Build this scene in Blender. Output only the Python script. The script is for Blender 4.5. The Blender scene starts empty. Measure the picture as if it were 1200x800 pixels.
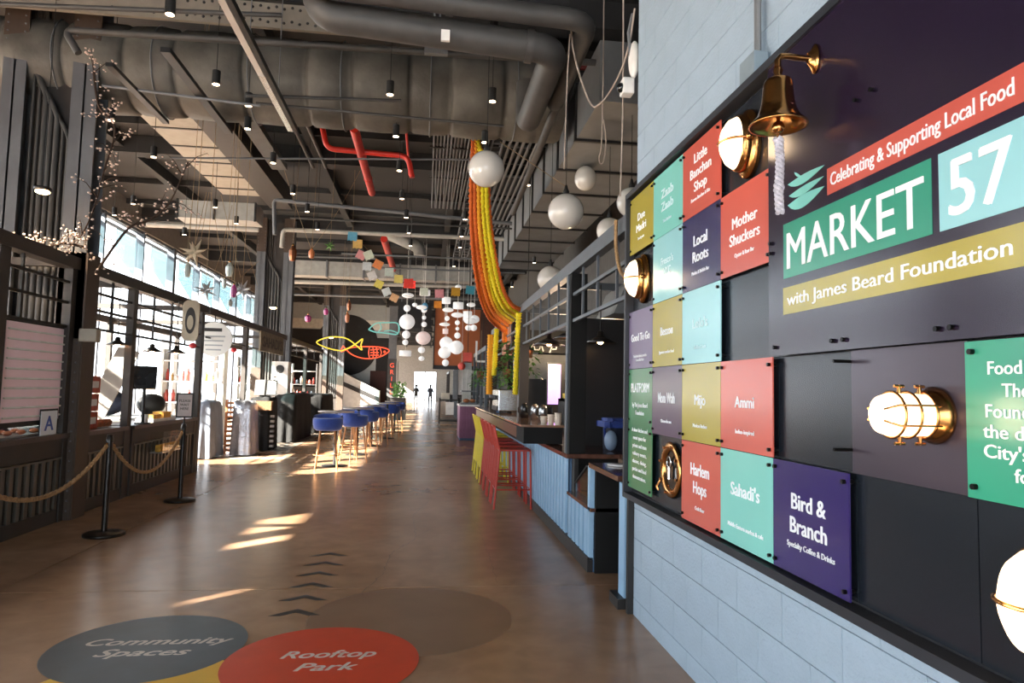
import bpy, bmesh, math, random
from math import sin, cos, pi, radians, sqrt, atan2
from mathutils import Vector, Matrix, Euler
random.seed(7)
S = bpy.context.scene
COL = S.collection
# ------------------------------------------------------------------ camera
cd = bpy.data.cameras.new('camera'); cam = bpy.data.objects.new('camera', cd); COL.objects.link(cam)
cd.sensor_fit = 'HORIZONTAL'; cd.sensor_width = 36; cd.lens = 24; cd.clip_start = .02; cd.clip_end = 400
cam.matrix_world = Matrix.Translation((0, 0, 1.5)) @ Matrix.Rotation(-radians(7.0927), 4, 'Z') @ Matrix.Rotation(pi/2+radians(4.0191), 4, 'X') @ Matrix.Rotation(radians(1.2605), 4, 'Z')
S.camera = cam
S.view_settings.view_transform = 'Standard'; S.view_settings.look = 'None'; S.view_settings.gamma = 1
S.view_settings.use_curve_mapping = False
S.view_settings.exposure = 0.85
# ------------------------------------------------------------------ sky and sun
w = bpy.data.worlds.new('sky'); S.world = w; w.use_nodes = True
bg = w.node_tree.nodes['Background']; bg.inputs['Color'].default_value = (.86, .93, 1, 1); bg.inputs['Strength'].default_value = 4.6
sl = bpy.data.lights.new('sun', 'SUN'); sl.energy = 38; sl.angle = radians(.6); sl.color = (1, .93, .8)
so = bpy.data.objects.new('sun', sl); COL.objects.link(so)
so.rotation_euler = Vector((.743, .669, -.52)).to_track_quat('-Z', 'Y').to_euler()
def area(name, loc, rot, sx, sy, power=None, color=(1, 1, 1), portal=False):
    l = bpy.data.lights.new(name, 'AREA'); l.shape = 'RECTANGLE'; l.size = sx; l.size_y = sy; l.color = color
    if portal: l.cycles.is_portal = True
    else: l.energy = power
    o = bpy.data.objects.new(name, l); o.location = loc; o.rotation_euler = rot; COL.objects.link(o); return o
area('window_portal', (-8.15, 22, 2.9), (0, -pi/2, 0), 5.8, 56, portal=True)
area('window_portal', (-2.4, -6.95, 2.2), (pi/2, 0, 0), 7.2, 4.4, portal=True)
area('window_portal', (0, 79.8, 3), (-pi/2, 0, 0), 15, 6, portal=True)
def point(name, loc, power, color=(1, .72, .45), r=.05):
    l = bpy.data.lights.new(name, 'POINT'); l.energy = power; l.color = color; l.shadow_soft_size = r
    o = bpy.data.objects.new(name, l); o.location = loc; COL.objects.link(o); return o
def spot(name, loc, power, tgt, ang=80, color=(1, .75, .5), r=.04):
    l = bpy.data.lights.new(name, 'SPOT'); l.energy = power; l.color = color; l.shadow_soft_size = r; l.spot_size = radians(ang); l.spot_blend = .6
    o = bpy.data.objects.new(name, l); o.location = loc; o.rotation_euler = (Vector(tgt)-Vector(loc)).to_track_quat('-Z', 'Y').to_euler(); COL.objects.link(o); return o
# ------------------------------------------------------------------ materials
def hexc(h):
    h = h.lstrip('#'); v = [int(h[i:i+2], 16)/255 for i in (0, 2, 4)]
    return tuple([(x/12.92 if x <= .04045 else ((x+.055)/1.055)**2.4) for x in v]) + (1,)
MATS = {}
def M(name, col='#808080', r=.5, m=0., n=.12, ns=6., b=0., bs=40., es=0., ec=None, coat=0, trans=0, sheen=0, cr=.03, sp=.5):
    if name in MATS: return MATS[name]
    mt = bpy.data.materials.new(name); mt.use_nodes = True; nt = mt.node_tree; p = nt.nodes['Principled BSDF']
    c = hexc(col); p.inputs['Base Color'].default_value = c
    p.inputs['Roughness'].default_value = r; p.inputs['Metallic'].default_value = m
    p.inputs['Coat Weight'].default_value = coat; p.inputs['Coat Roughness'].default_value = cr; p.inputs['Specular IOR Level'].default_value = sp; p.inputs['Transmission Weight'].default_value = trans
    p.inputs['Sheen Weight'].default_value = sheen
    tc = nt.nodes.new('ShaderNodeTexCoord')
    if n > 0:
        t = nt.nodes.new('ShaderNodeTexNoise'); t.inputs['Scale'].default_value = ns; t.inputs['Detail'].default_value = 4
        nt.links.new(tc.outputs['Object'], t.inputs['Vector'])
        rp = nt.nodes.new('ShaderNodeValToRGB'); nt.links.new(t.outputs['Fac'], rp.inputs['Fac'])
        rp.color_ramp.elements[0].position = .3; rp.color_ramp.elements[1].position = .7
        rp.color_ramp.elements[0].color = tuple(x*(1-n) for x in c[:3])+(1,)
        rp.color_ramp.elements[1].color = tuple(min(1, x*(1+n)) for x in c[:3])+(1,)
        nt.links.new(rp.outputs['Color'], p.inputs['Base Color'])
    if b > 0:
        t2 = nt.nodes.new('ShaderNodeTexNoise'); t2.inputs['Scale'].default_value = bs; t2.inputs['Detail'].default_value = 3
        nt.links.new(tc.outputs['Object'], t2.inputs['Vector'])
        bp = nt.nodes.new('ShaderNodeBump'); bp.inputs['Strength'].default_value = b; bp.inputs['Distance'].default_value = .02
        nt.links.new(t2.outputs['Fac'], bp.inputs['Height']); nt.links.new(bp.outputs['Normal'], p.inputs['Normal'])
    if es > 0:
        p.inputs['Emission Color'].default_value = hexc(ec or col); p.inputs['Emission Strength'].default_value = es
    MATS[name] = mt; return mt
def glass(name, tint=(1, 1, 1), refl=.12):
    if name in MATS: return MATS[name]
    mt = bpy.data.materials.new(name); mt.use_nodes = True; nt = mt.node_tree; nt.nodes.clear()
    o = nt.nodes.new('ShaderNodeOutputMaterial'); mx = nt.nodes.new('ShaderNodeMixShader'); tr = nt.nodes.new('ShaderNodeBsdfTransparent'); gl = nt.nodes.new('ShaderNodeBsdfGlossy')
    gl.inputs['Roughness'].default_value = .03
    tr.inputs['Color'].default_value = tint+(1,)
    lw = nt.nodes.new('ShaderNodeLayerWeight'); lw.inputs['Blend'].default_value = .5; pw = nt.nodes.new('ShaderNodeMath'); pw.operation = 'POWER'; pw.inputs[1].default_value = 4
    ml = nt.nodes.new('ShaderNodeMath'); ml.operation = 'MULTIPLY_ADD'; ml.inputs[1].default_value = .8; ml.inputs[2].default_value = .03
    nt.links.new(lw.outputs['Facing'], pw.inputs[0]); nt.links.new(pw.outputs[0], ml.inputs[0]); nt.links.new(ml.outputs[0], mx.inputs[0])
    nt.links.new(tr.outputs[0], mx.inputs[1]); nt.links.new(gl.outputs[0], mx.inputs[2]); nt.links.new(mx.outputs[0], o.inputs[0])
    MATS[name] = mt; return mt
def floor_mat():
    mt = bpy.data.materials.new('polished_concrete'); mt.use_nodes = True; nt = mt.node_tree; p = nt.nodes['Principled BSDF']
    g = nt.nodes.new('ShaderNodeNewGeometry')
    def noise(sc, det=6, dist=0):
        t = nt.nodes.new('ShaderNodeTexNoise'); t.inputs['Scale'].default_value = sc; t.inputs['Detail'].default_value = det; t.inputs['Distortion'].default_value = dist
        nt.links.new(g.outputs['Position'], t.inputs['Vector']); return t
    a = noise(.55, 4); r1 = nt.nodes.new('ShaderNodeValToRGB'); nt.links.new(a.outputs['Fac'], r1.inputs['Fac'])
    r1.color_ramp.elements[0].position = .3; r1.color_ramp.elements[1].position = .72
    r1.color_ramp.elements[0].color = hexc('#87674e'); r1.color_ramp.elements[1].color = hexc('#ab8a6f')
    b = noise(5, 7, .4); mx = nt.nodes.new('ShaderNodeMixRGB'); mx.blend_type = 'OVERLAY'; mx.inputs[0].default_value = .3
    nt.links.new(r1.outputs[0], mx.inputs[1]); nt.links.new(b.outputs['Fac'], mx.inputs[2]); nt.links.new(mx.outputs[0], p.inputs['Base Color'])
    p.inputs['Roughness'].default_value = .27
    p.inputs['Specular IOR Level'].default_value = .6
    MATS['floor'] = mt; return mt
# ------------------------------------------------------------------ object helpers
def wloc(o):
    v = Vector((0, 0, 0))
    while o is not None: v += o.location; o = o.parent
    return v
def thing(name, label, cat, loc=(0, 0, 0), rz=0, group=None, kind=None):
    o = bpy.data.objects.new(name, None); COL.objects.link(o); o.location = loc; o.rotation_euler = (0, 0, rz); o.empty_display_size = .1
    if label: o['label'] = label
    if cat: o['category'] = cat
    if group: o['group'] = group
    if kind: o['kind'] = kind
    return o
def tag(o, label, cat, group=None, kind=None):
    o['label'] = label; o['category'] = cat
    if group: o['group'] = group
    if kind: o['kind'] = kind
    return o
def kids(o): return [c for c in KIDS.get(o.name, [])]
KIDS = {}
def setp(o, p):
    o.parent = p
    if p is not None: KIDS.setdefault(p.name, []).append(o)
def tree(o, loc=None, rz=None, label=None, group=None, parent=None):
    c = o.copy(); COL.objects.link(c); setp(c, parent)
    if loc is not None: c.location = loc
    if rz is not None: c.rotation_euler = (0, 0, rz)
    if label: c['label'] = label
    if group: c['group'] = group
    for k in kids(o): tree(k, parent=c)
    return c
class B:
    def __init__(s): s.v = []; s.f = []; s.sm = []
    def add(s, vs, fs, smooth=False):
        n = len(s.v); s.v += [tuple(v) for v in vs]; s.f += [tuple(i+n for i in f) for f in fs]; s.sm += [smooth]*len(fs); return s
    def bx(s, x0, x1, y0, y1, z0, z1, R=None, c=None):
        vs = [Vector((x, y, z)) for z in (z0, z1) for y in (y0, y1) for x in (x0, x1)]
        if R is not None: vs = [R @ v + Vector(c or (0, 0, 0)) for v in vs]
        return s.add(vs, [(0, 2, 3, 1), (4, 5, 7, 6), (0, 1, 5, 4), (2, 6, 7, 3), (0, 4, 6, 2), (1, 3, 7, 5)])
    def cb(s, c, d, R=None):
        if R is None: return s.bx(c[0]-d[0]/2, c[0]+d[0]/2, c[1]-d[1]/2, c[1]+d[1]/2, c[2]-d[2]/2, c[2]+d[2]/2)
        return s.bx(-d[0]/2, d[0]/2, -d[1]/2, d[1]/2, -d[2]/2, d[2]/2, R, c)
    def beam(s, a, b, w, h, up=(0, 0, 1)):
        a = Vector(a); b = Vector(b); d = (b-a); L = d.length; d.normalize(); u = Vector(up)
        x = d.cross(u); x.normalize(); z = x.cross(d); R = Matrix((x, d, z)).transposed()
        return s.bx(-w/2, w/2, 0, L, -h/2, h/2, R, a)
    def tube(s, pts, r, n=8, cap=True):
        pts = [Vector(p) for p in pts]; rings = []; N = len(pts)
        rs = r if isinstance(r, (list, tuple)) else [r]*N
        t0 = (pts[1]-pts[0]).normalized(); u = t0.orthogonal().normalized()
        for i, p in enumerate(pts):
            t = (pts[min(i+1, N-1)]-pts[max(i-1, 0)])
            if t.length < 1e-9: t = t0
            t.normalize(); u = (u - t*u.dot(t))
            if u.length < 1e-6: u = t.orthogonal()
            u.normalize(); w_ = t.cross(u)
            rings.append([p+(u*cos(2*pi*k/n)+w_*sin(2*pi*k/n))*rs[i] for k in range(n)])
        vs = [v for rg in rings for v in rg]; fs = []
        for i in range(N-1):
            for k in range(n):
                fs.append((i*n+k, i*n+(k+1) % n, (i+1)*n+(k+1) % n, (i+1)*n+k))
        s.add(vs, fs, True)
        if cap: s.add(rings[0], [tuple(range(n))[::-1]]); s.add(rings[-1], [tuple(range(n))])
        return s
    def cyl(s, a, b, r, n=16, r2=None): return s.tube([a, b], [r, r if r2 is None else r2], n)
    def lathe(s, prof, c=(0, 0, 0), n=24, R=None, smooth=True):
        vs = []; fs = []
        for (r, z) in prof:
            for k in range(n):
                v = Vector((r*cos(2*pi*k/n), r*sin(2*pi*k/n), z))
                if R is not None: v = R @ v
                vs.append(v+Vector(c))
        for i in range(len(prof)-1):
            for k in range(n): fs.append((i*n+k, i*n+(k+1) % n, (i+1)*n+(k+1) % n, (i+1)*n+k))
        return s.add(vs, fs, smooth)
    def ball(s, c, r, n=20, m=12, sz=1., sx=1., sy=1.):
        prof = [(max(1e-4, sin(pi*i/m)), -cos(pi*i/m)) for i in range(m+1)]
        R = Matrix(((r*sx, 0, 0), (0, r*sy, 0), (0, 0, r*sz))); return s.lathe(prof, c, n, R)
    def prism(s, poly, o, ux, uy, th):
        """poly in the plane o + ux*x + uy*y, thickened along ux x uy by th"""
        o = Vector(o); ux = Vector(ux); uy = Vector(uy); nz = ux.cross(uy).normalized(); n = len(poly)
        a = [o+ux*x+uy*y for x, y in poly]; b = [v+nz*th for v in a]
        s.add(a+b, [tuple(range(n))[::-1], tuple(range(n, 2*n))]+[(i, (i+1) % n, n+(i+1) % n, n+i) for i in range(n)]); return s
    def build(s, name, mat, parent=None, bevel=0, label=None, kind=None):
        xs = [v[0] for v in s.v]; ys = [v[1] for v in s.v]; zs = [v[2] for v in s.v]
        o0 = Vector(((min(xs)+max(xs))/2, (min(ys)+max(ys))/2, min(zs)))
        me = bpy.data.meshes.new(name); me.from_pydata([(Vector(v)-o0) for v in s.v], [], s.f); me.update()
        me.polygons.foreach_set('use_smooth', s.sm)
        me.materials.append(mat); ob = bpy.data.objects.new(name, me); COL.objects.link(ob)
        ob.location = o0 - (wloc(parent) if parent is not None else Vector((0, 0, 0))); setp(ob, parent)
        if bevel: bv = ob.modifiers.new('bevel', 'BEVEL'); bv.width = bevel; bv.segments = 2; bv.limit_method = 'ANGLE'
        if label: ob['label'] = label
        if kind: ob['kind'] = kind
        return ob
def piece(name, me, loc, parent, scale=None, rot=None):
    o = bpy.data.objects.new(name, me); COL.objects.link(o); o.location = Vector(loc)-wloc(parent); setp(o, parent)
    if scale: o.scale = scale
    if rot: o.rotation_euler = rot
    return o
def struct(o, label=None):
    o['kind'] = 'structure'
    return o
def text(body, name, mat, parent, o, ux, uy, size=None, fit=None, align='C', off=0., shear=0., ext=.0015, lsp=1., label=None, tall=None, slab=False):
    cu = bpy.data.curves.new('lettering', 'FONT'); cu.body = body; cu.align_x = {'C': 'CENTER', 'L': 'LEFT'}[align]; cu.size = 1; cu.offset = 0; cu.shear = shear; cu.extrude = .001; cu.space_line = lsp; cu.resolution_u = 3
    t = bpy.data.objects.new('lettering', cu); COL.objects.link(t)
    bpy.context.view_layer.update()
    me = bpy.data.meshes.new_from_object(t.evaluated_get(bpy.context.evaluated_depsgraph_get())); bpy.data.objects.remove(t)
    if off > .003:                       # heavier weight: the outline set three times, shifted within the plane of the letters
        vs = [v.co.copy() for v in me.vertices]; fs = [tuple(p.vertices) for p in me.polygons]; n = len(vs); V = []; Fc = []
        for q, (dx, dy) in enumerate(((-off, -off*.4), (0, off*.4), (off, -off*.4))):
            V += [(v.x+dx, v.y+dy, v.z*(1+.15*q)) for v in vs]; Fc += [tuple(i+n*q for i in f_) for f_ in fs]
        me = bpy.data.meshes.new(name); me.from_pydata(V, [], Fc)
    X_ = [v.co.x for v in me.vertices]; Y_ = [v.co.y for v in me.vertices]; wx = max(X_)-min(X_)
    sz = size if size else tall/(max(Y_)-min(Y_)); sx = fit/wx if fit else sz
    if tall: y0 = min(Y_)
    else: y0 = 0
    x0 = min(X_) if align == 'L' else 0
    o = Vector(o); ux = Vector(ux); uy = Vector(uy); nz = ux.cross(uy)
    pts = [o+ux*((v.co.x-x0)*sx)+uy*((v.co.y-y0)*sz)+nz*(v.co.z/.001*ext) for v in me.vertices]
    xs = [p.x for p in pts]; ys = [p.y for p in pts]; zs = [p.z for p in pts]; o0 = Vector(((min(xs)+max(xs))/2, (min(ys)+max(ys))/2, min(zs)))
    for v, p in zip(me.vertices, pts): v.co = p-o0
    me.materials.clear(); me.materials.append(mat)
    ob = bpy.data.objects.new(name, me); COL.objects.link(ob); ob.location = o0-(wloc(parent) if parent else Vector((0, 0, 0))); setp(ob, parent)
    if label: ob['label'] = label
    return ob
def catenary(a, b, sag, n=14):
    a = Vector(a); b = Vector(b); return [a.lerp(b, t/n)-Vector((0, 0, sag*4*(t/n)*(1-t/n))) for t in range(n+1)]
# ------------------------------------------------------------------ material set
FL = floor_mat()
DARK = M('dark_steel', '#2b2a2a', .45, .3, .1); DKB = M('dark_bronze_paint', '#312c29', .55, .1, .12); GRY = M('grey_steel_paint', '#6e7175', .5, .2, .1)
BLK = M('black_matte', '#161616', .6, 0, .1); PIPE = M('grey_pipe_paint', '#474645', .55, .2, .15); WHT = M('white_paint', '#e6e4e0', .5); BRASS = M('brass', '#c48f55', .2, 1, .12, 12)
CEIL = M('dark_ceiling_paint', '#262729', .8, 0, .2, 1.2); DUCTM = M('duct_wrap_grey', '#5d5a54', .62, .1, .4, 2.6, .6, 7); DUCT2 = M('galvanised_duct', '#7c7e80', .5, .3, .12, 3); LPAN = M('pale_soffit_paint', '#a09b90', .7, 0, .08)
RED = M('sprinkler_red', '#c62a1c', .4); FMUL = M('facade_mullion_paint', '#454b55', .5, .2); CMU = M('pale_blue_block_paint', '#a0b3c3', .5, 0, .06, 4, .25, 60); CMJ = M('block_joint_paint', '#93a5b3', .7, 0, .06)
GL = glass('clear_glass'); SGL = glass('shopfront_glass', (.96, .98, .98))
# ------------------------------------------------------------------ structure
b = B(); b.bx(-14, 8, -7, 80, -.35, -.06); floor = b.build('floor', M('joint_filler', '#2c241e', .8)); struct(floor)
xs = [-14, -9.0, -6.0, -2.95, 3.05, 8]; ys = [-7, -.7, 5.3, 11.3, 17.3, 23.3, 29.3, 35.3, 41.3, 47.3, 59.3, 80]
for i in range(len(xs)-1):
    for j in range(len(ys)-1):
        g = .006
        B().bx(xs[i]+g, xs[i+1]-g, ys[j]+g, ys[j+1]-g, -.12, 0).build('concrete_slab', FL, floor)
# fine cracks: narrow filled grooves in the floor finish
CR = M('crack_filler', '#33281f', .9)
def crack(pts, seed, w=.005):
    rnd = random.Random(seed); P = []
    for a, c in zip(pts[:-1], pts[1:]):
        a = Vector(a+(0,)); c = Vector(c+(0,)); n = max(2, int((c-a).length/.05))
        for k in range(n): P.append(a.lerp(c, k/n)+Vector((rnd.uniform(-.012, .012), rnd.uniform(-.012, .012), 0)))
    vs = []; fs = []
    for k, p in enumerate(P):
        ww = w*rnd.uniform(.4, 1); vs += [(p.x-ww/2, p.y, .0006), (p.x+ww/2, p.y, .0006)]
        if k: fs.append((2*k-2, 2*k-1, 2*k+1, 2*k))
    B().add(vs, fs).build('crack', CR, floor)
crack([(-.43, 4.5), (-.41, 5.2), (-.30, 5.7), (-.26, 6.4), (-.05, 7.0), (-.1, 8.2), (.1, 9.4)], 1)
crack([(-.08, 7.0), (.12, 7.5)], 2, .004); crack([(-2.6, 5.0), (-1.9, 5.9), (-1.6, 7.2)], 3, .003); crack([(.6, 5.4), (.62, 7.5), (.5, 9)], 4, .0025)
# outside deck and river level
struct(B().bx(-60, -8.35, -20, 110, -.5, -.05).build('ground', M('pier_deck_concrete', '#a8a59e', .8)))
struct(B().bx(-15, 15, 80.4, 110, -.5, -.05).build('ground', M('pier_deck_concrete')))
# ceiling slab + beams
ceil = struct(B().bx(-8.6, 8, -7, 80, 6.35, 6.6).build('ceiling', CEIL))
for k in range(13): B().bx(-8.4, 8, 2.0+k*6.0, 2.3+k*6.0, 6.0, 6.35).build('ceiling_beam', CEIL, ceil)
for x in (-6.2, -2.4, .4, 3.2): B().bx(x, x+.16, -6, 79, 6.1, 6.35).build('ceiling_joist', CEIL, ceil)
for k in range(40):
    B().bx(-8.3, 8, -5+k*2.0, -4.93+k*2.0, 6.22, 6.35).build('deck_rib', CEIL, ceil)
# walls out of view that close the room
WG = M('warm_grey_wall', '#6a6560', .8)
wk = struct(B().bx(-8.6, 8, -7.3, -7, 4.4, 6.6).build('wall_back', WG)); B().bx(-8.6, -6.0, -7.3, -7, 0, 4.4).build('wall_panel', WG, wk); B().bx(1.3, 8, -7.3, -7, 0, 4.4).build('wall_panel', WG, wk)
wn = struct(thing('window_rear_added', None, None, (-2.3, -7.2, 0), kind='structure'))  # unseen glazing added behind the camera to brighten the hall
for x in (-6.0, -4.2, -2.4, -.6, 1.2): B().bx(x-.05, x+.05, -7.25, -7.15, 0, 4.4).build('window_mullion', FMUL if 'FMUL' in globals() else WG, wn)
for x in (-6.0, -4.2, -2.4, -.6): B().bx(x+.06, x+1.74, -7.21, -7.19, 0, 4.4).build('window_pane', GL, wn)
# left facade ----------------------------------------------------------
fac = struct(B().bx(-8.35, -8.05, -7, 80, 5.75, 6.35).build('wall_left', WG))
B().bx(-8.3, -8.1, -7, -6, 0, 5.75).build('wall_panel', WG, fac)
for (a, c, z0, z1) in ((-6.0, -1.06, 4.1, 5.75), (-1.06, -.84, 4.1, 4.55), (-1.06, -.84, 4.92, 5.75), (-.84, .65, 4.1, 5.75), (.65, 2.25, 4.22, 4.45), (.65, 2.25, 4.88, 5.75), (.65, 1.9, 4.1, 4.22), (2.25, 6.2, 4.1, 5.75), (-6, 6.2, 3.05, 4.04), (6.2, 17, 4.97, 5.7), (34.5, 40, .1, 5.7)):
    B().bx(-8.3, -8.1, a, c, z0, z1).build('wall_panel', WG, fac)   # panels added to block sun, mostly out of frame; gaps shape the floor patches
win = struct(thing('window_left', None, None, (-8.2, -6, 0), kind='structure'))
for z in (0, 4.05, 5.68): B().bx(-8.28, -8.12, -6, 80, z, z+.1).build('window_rail', FMUL, win)
y = -6; k = 0
while y < 80:
    wd = .2 if k % 3 == 0 else .08
    B().bx(-8.3, -8.08, y-wd/2, y+wd/2, 0, 5.75).build('window_mullion', FMUL, win)
    B().bx(-8.205, -8.195, y+.1, y+2.3, .1, 4.05).build('window_pane', GL, win)
    if y > -1: B().bx(-8.205, -8.195, y+.1, y+2.3, 4.15, 5.68).build('window_pane', GL, win)
    y += 2.4; k += 1
ss = thing('sun_screen', 'row of teal tinted screens outside the high windows', 'screen', (-8.6, 30, 4.9)); TG = glass('teal_screen', (.46, .57, .58))
for k in range(19): B().prism([(0, .15), (1.5, -.45), (1.5, .85), (0, .85)], (-8.6, 12.6+2.4*k, 4.9), (0, 1, 0), (0, 0, 1), .01).build('screen_panel', TG, ss)
B().bx(-8.64, -8.58, 12, 60, 5.7, 5.78).build('screen_rail', FMUL, ss)
# far end: dark wall with a wide glazed opening
FW = M('far_wall_paint', '#85837f', .8)
we = struct(B().bx(-8.6, 8, 80, 80.3, 4.6, 6.6).build('wall_end', FW))
B().bx(-3.3, -1.4, 80, 80.3, 0, 3.3).build('wall_panel', FW, we); B().bx(1.2, 4.0, 80, 80.3, 0, 3.3).build('wall_panel', FW, we); B().bx(-3.3, 4.0, 80, 80.3, 3.3, 4.6).build('wall_panel', FW, we); B().bx(-8.6, -3.2, 80, 80.3, 0, 4.6).build('wall_panel', FW, we); B().bx(4.0, 8, 80, 80.3, 0, 4.6).build('wall_panel', FW, we)
wn = struct(thing('window_end', None, None, (0, 80.15, 0), kind='structure'))
for x in (-1.4, -.1, 1.2): B().bx(x-.06, x+.06, 80.08, 80.2, 0, 3.3).build('window_mullion', FMUL, wn)
for x in (-1.4, -.1): B().bx(x+.06, x+1.24, 80.13, 80.15, 0, 3.3).build('window_pane', GL, wn)
# right block wall ------------------------------------------------------
wr = struct(B().bx(1.452, 1.8, -7, 4.6, 0, 6.35).build('wall_right', CMJ))
me = None
def block_mesh(L, Hh):
    o = B().bx(-L/2, L/2, 0, .025, 0, Hh).build('block', CMU); o.modifiers.clear(); m_ = o.data
    bmm = bmesh.new(); bmm.from_mesh(m_); bmesh.ops.bevel(bmm, geom=[e for e in bmm.edges], offset=.002, segments=1, affect='EDGES'); bmm.to_mesh(m_); bmm.free()
    bpy.data.objects.remove(o); return m_
bm_full = block_mesh(.3975, .1975)
nb = 0
for r_ in range(32):
    z = r_*.2-.088; off = .358 if r_ % 2 else .158
    yy = 4.6-off
    if z+.1 < .83 or z > 2.6: o = piece('block', bm_full, (1.453, 4.6-off/2, z+.001), wr, rot=(0, 0, pi/2)); o.scale = (off/.4-.006, 1, 1)
    while yy > .5:
        if z+.1 < .83 or z > 2.6: piece('block', bm_full, (1.453, yy-.2, z+.001), wr, rot=(0, 0, pi/2)); nb += 1
        yy -= .4
# the end face of the block wall, dark edge trim seen beside the kiosk
B().bx(1.40, 1.46, 4.6, 4.64, 0, 2.6).build('edge_trim', DARK, wr)
# ------------------------------------------------------------------ market directory board on the block wall
SX = (0, -1, 0); SZ = (0, 0, 1)
bd = thing('directory_board', 'large dark steel directory board of coloured square plates on the pale blue block wall', 'sign', (1.40, 2.5, .83))
NAVY = M('board_back_steel', '#1d232b', .25, .2, .12, 1.5); FRM = M('board_frame', '#2e3138', .45, .3)
B().bx(1.40, 1.425, .5, 4.5, .83, 2.84).build('back_sheet', M('board_back_black', '#101216', .5), bd)
for nm, c in (('frame_rail', (.5, 4.53, .80, .835)), ('frame_rail', (.5, 4.53, 2.825, 2.86)), ('frame_rail', (4.5, 4.53, .835, 2.825))):
    B().bx(1.335, 1.43, *c).build(nm, FRM, bd)
YB = [4.49, 4.005, 3.52, 3.037, 2.555, 2.07, 1.583, 1.1, .615]; ZB = [.845, 1.255, 1.652, 2.036, 2.425, 2.81]
for i in range(8):
    for j in range(5):
        B().bx(1.388, 1.396, YB[i+1]+.002, YB[i]-.002, ZB[j]+.002, ZB[j+1]-.002).build('back_panel', NAVY, bd)
TXW = M('plate_lettering_white', '#e9eef2', .5, n=0); TXP = M('plate_lettering_pale', '#c3dfe4', .5, n=0)
cols = {'olive': '#a3963a', 'teal': '#7cc9bf', 'ice': '#93ccd2', 'red': '#c2574a', 'navy': '#2f2d5a', 'plum': '#6d6180', 'aub': '#54455a', 'green': '#3e7a52', 'viol': '#2c2160', 'sea': '#2f9076'}
def PM(c): return M('plate_'+c, cols[c], .25, 0, .03, 3, coat=.15, cr=.1)
BOLT = M('black_bolt', '#0d0d0d', .35, .6)
def bolt(parent, y, z, x=1.36): B().tube([(1.392, y, z), (x-.012, y, z)], .0075, 8).build('standoff_bolt', BOLT, parent)
def plate(i, j, col, title, sub, ns=1, jn=1, label=None, tc=TXW, lines=1, tz=None, ts=.052, fit=None, x=1.36):
    y1, y0 = YB[i], YB[i+ns]; z0, z1 = ZB[j], ZB[j+jn]
    p = B().bx(x, x+.006, y0+.0015, y1-.0015, z0+.0015, z1-.0015).build('name_plate', PM(col), bd, label=label)
    for yy in (y0+.022, y1-.022):
        for zz in (z0+.03, z1-.03): bolt(p, yy, zz, x)
    cy = (y0+y1)/2; zc = tz if tz else (z0+z1)/2+(.03 if '\n' in title else -.01)
    if title: text(title, 'lettering', tc, p, (x-.0005, cy, zc), SX, SZ, size=ts, align='C', off=.022, lsp=1.05, fit=fit)
    if sub: text(sub, 'small_lettering', tc, p, (x-.0005, cy, z0+.075), SX, SZ, size=.026, align='C', off=.01, fit=min(.36, .0115*max(len(q) for q in sub.split('\n'))))
    return p
plate(0, 4, 'olive', 'Due\nMadri', 'Fresh pasta', label='olive yellow square name plate with white lettering', ts=.07, fit=.20, tz=2.63)
plate(1, 4, 'teal', 'Zaab\nZaab', 'Thai kitchen', tc=TXP, label='mint teal square name plate at the top of its column', ts=.075, fit=.2, tz=2.65)
plate(2, 4, 'red', 'Little\nBanchan\nShop', 'Korean Banchan & Kits', label='coral red square name plate with three lines of white lettering', ts=.072, fit=.27, tz=2.70)
plate(1, 3, 'ice', "Fresco's\nNYC", '', tc=TXP, label='pale ice blue square name plate with faint lettering', ts=.06, fit=.2, tz=2.25)
plate(2, 3, 'navy', 'Local\nRoots', 'Market & Bubble Bar', label='navy blue square name plate', ts=.08, fit=.20, tz=2.26)
plate(3, 3, 'red', 'Mother\nShuckers', 'Oyster & Raw Bar', label='coral red square name plate beside the brass bell rope', ts=.072, fit=.285, tz=2.245)
plate(0, 2, 'plum', 'Good To Go', 'food and drinks to take\nhome for later', label='greyish mauve square name plate', ts=.07, fit=.38)
plate(1, 2, 'olive', 'Bessou', 'Japanese comfort food', label='olive square name plate in the middle row', ts=.07, fit=.2)
plate(2, 2, 'ice', "Lolo's", 'Seafood Shack', tc=TXP, label='pale blue square name plate in the middle row', ts=.07, fit=.19)
plate(1, 1, 'aub', 'Nom Wah', 'Chinese dim sum', label='dark mauve square name plate', ts=.085, fit=.27)
plate(2, 1, 'olive', 'Mijo', 'Mexican kitchen', label='olive square name plate below the pale blue one', ts=.075, fit=.135)
plate(3, 1, 'red', 'Ammi', 'Indian-inspired', label='salmon red square name plate', ts=.07, fit=.18)
plate(2, 0, 'red', 'Harlem\nHops', 'Craft Beer', label='coral red square name plate in the bottom row', ts=.085, fit=.23, tz=1.09)
plate(3, 0, 'teal', "Sahadi's", 'Middle Eastern market & cafe', label='mint teal square name plate in the bottom row', ts=.08, fit=.265, tz=1.06)
p = plate(4, 0, 'viol', 'Bird &\nBranch', '', label='deep violet square name plate in the bottom row', ts=.082, fit=.235, tz=1.085)
text('Specialty Coffee & Drinks', 'small_lettering', TXW, p, (1.3595, 2.30, .945), SX, SZ, size=.029, fit=.30, off=.004)
p = B().bx(1.36, 1.366, YB[1]+.0015, YB[0]-.0015, ZB[0]+.03, ZB[2]-.0015).build('name_plate', PM('green'), bd, label='tall forest green plate with a column of small white text')
for z in (.90, 1.25, 1.32, 1.62):
    for yy in (YB[1]+.022, YB[0]-.022): bolt(p, yy, z)
text('PLATFORM', 'lettering', TXW, p, (1.3595, 4.245, 1.50), SX, SZ, size=.085, fit=.37, off=.02)
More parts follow.
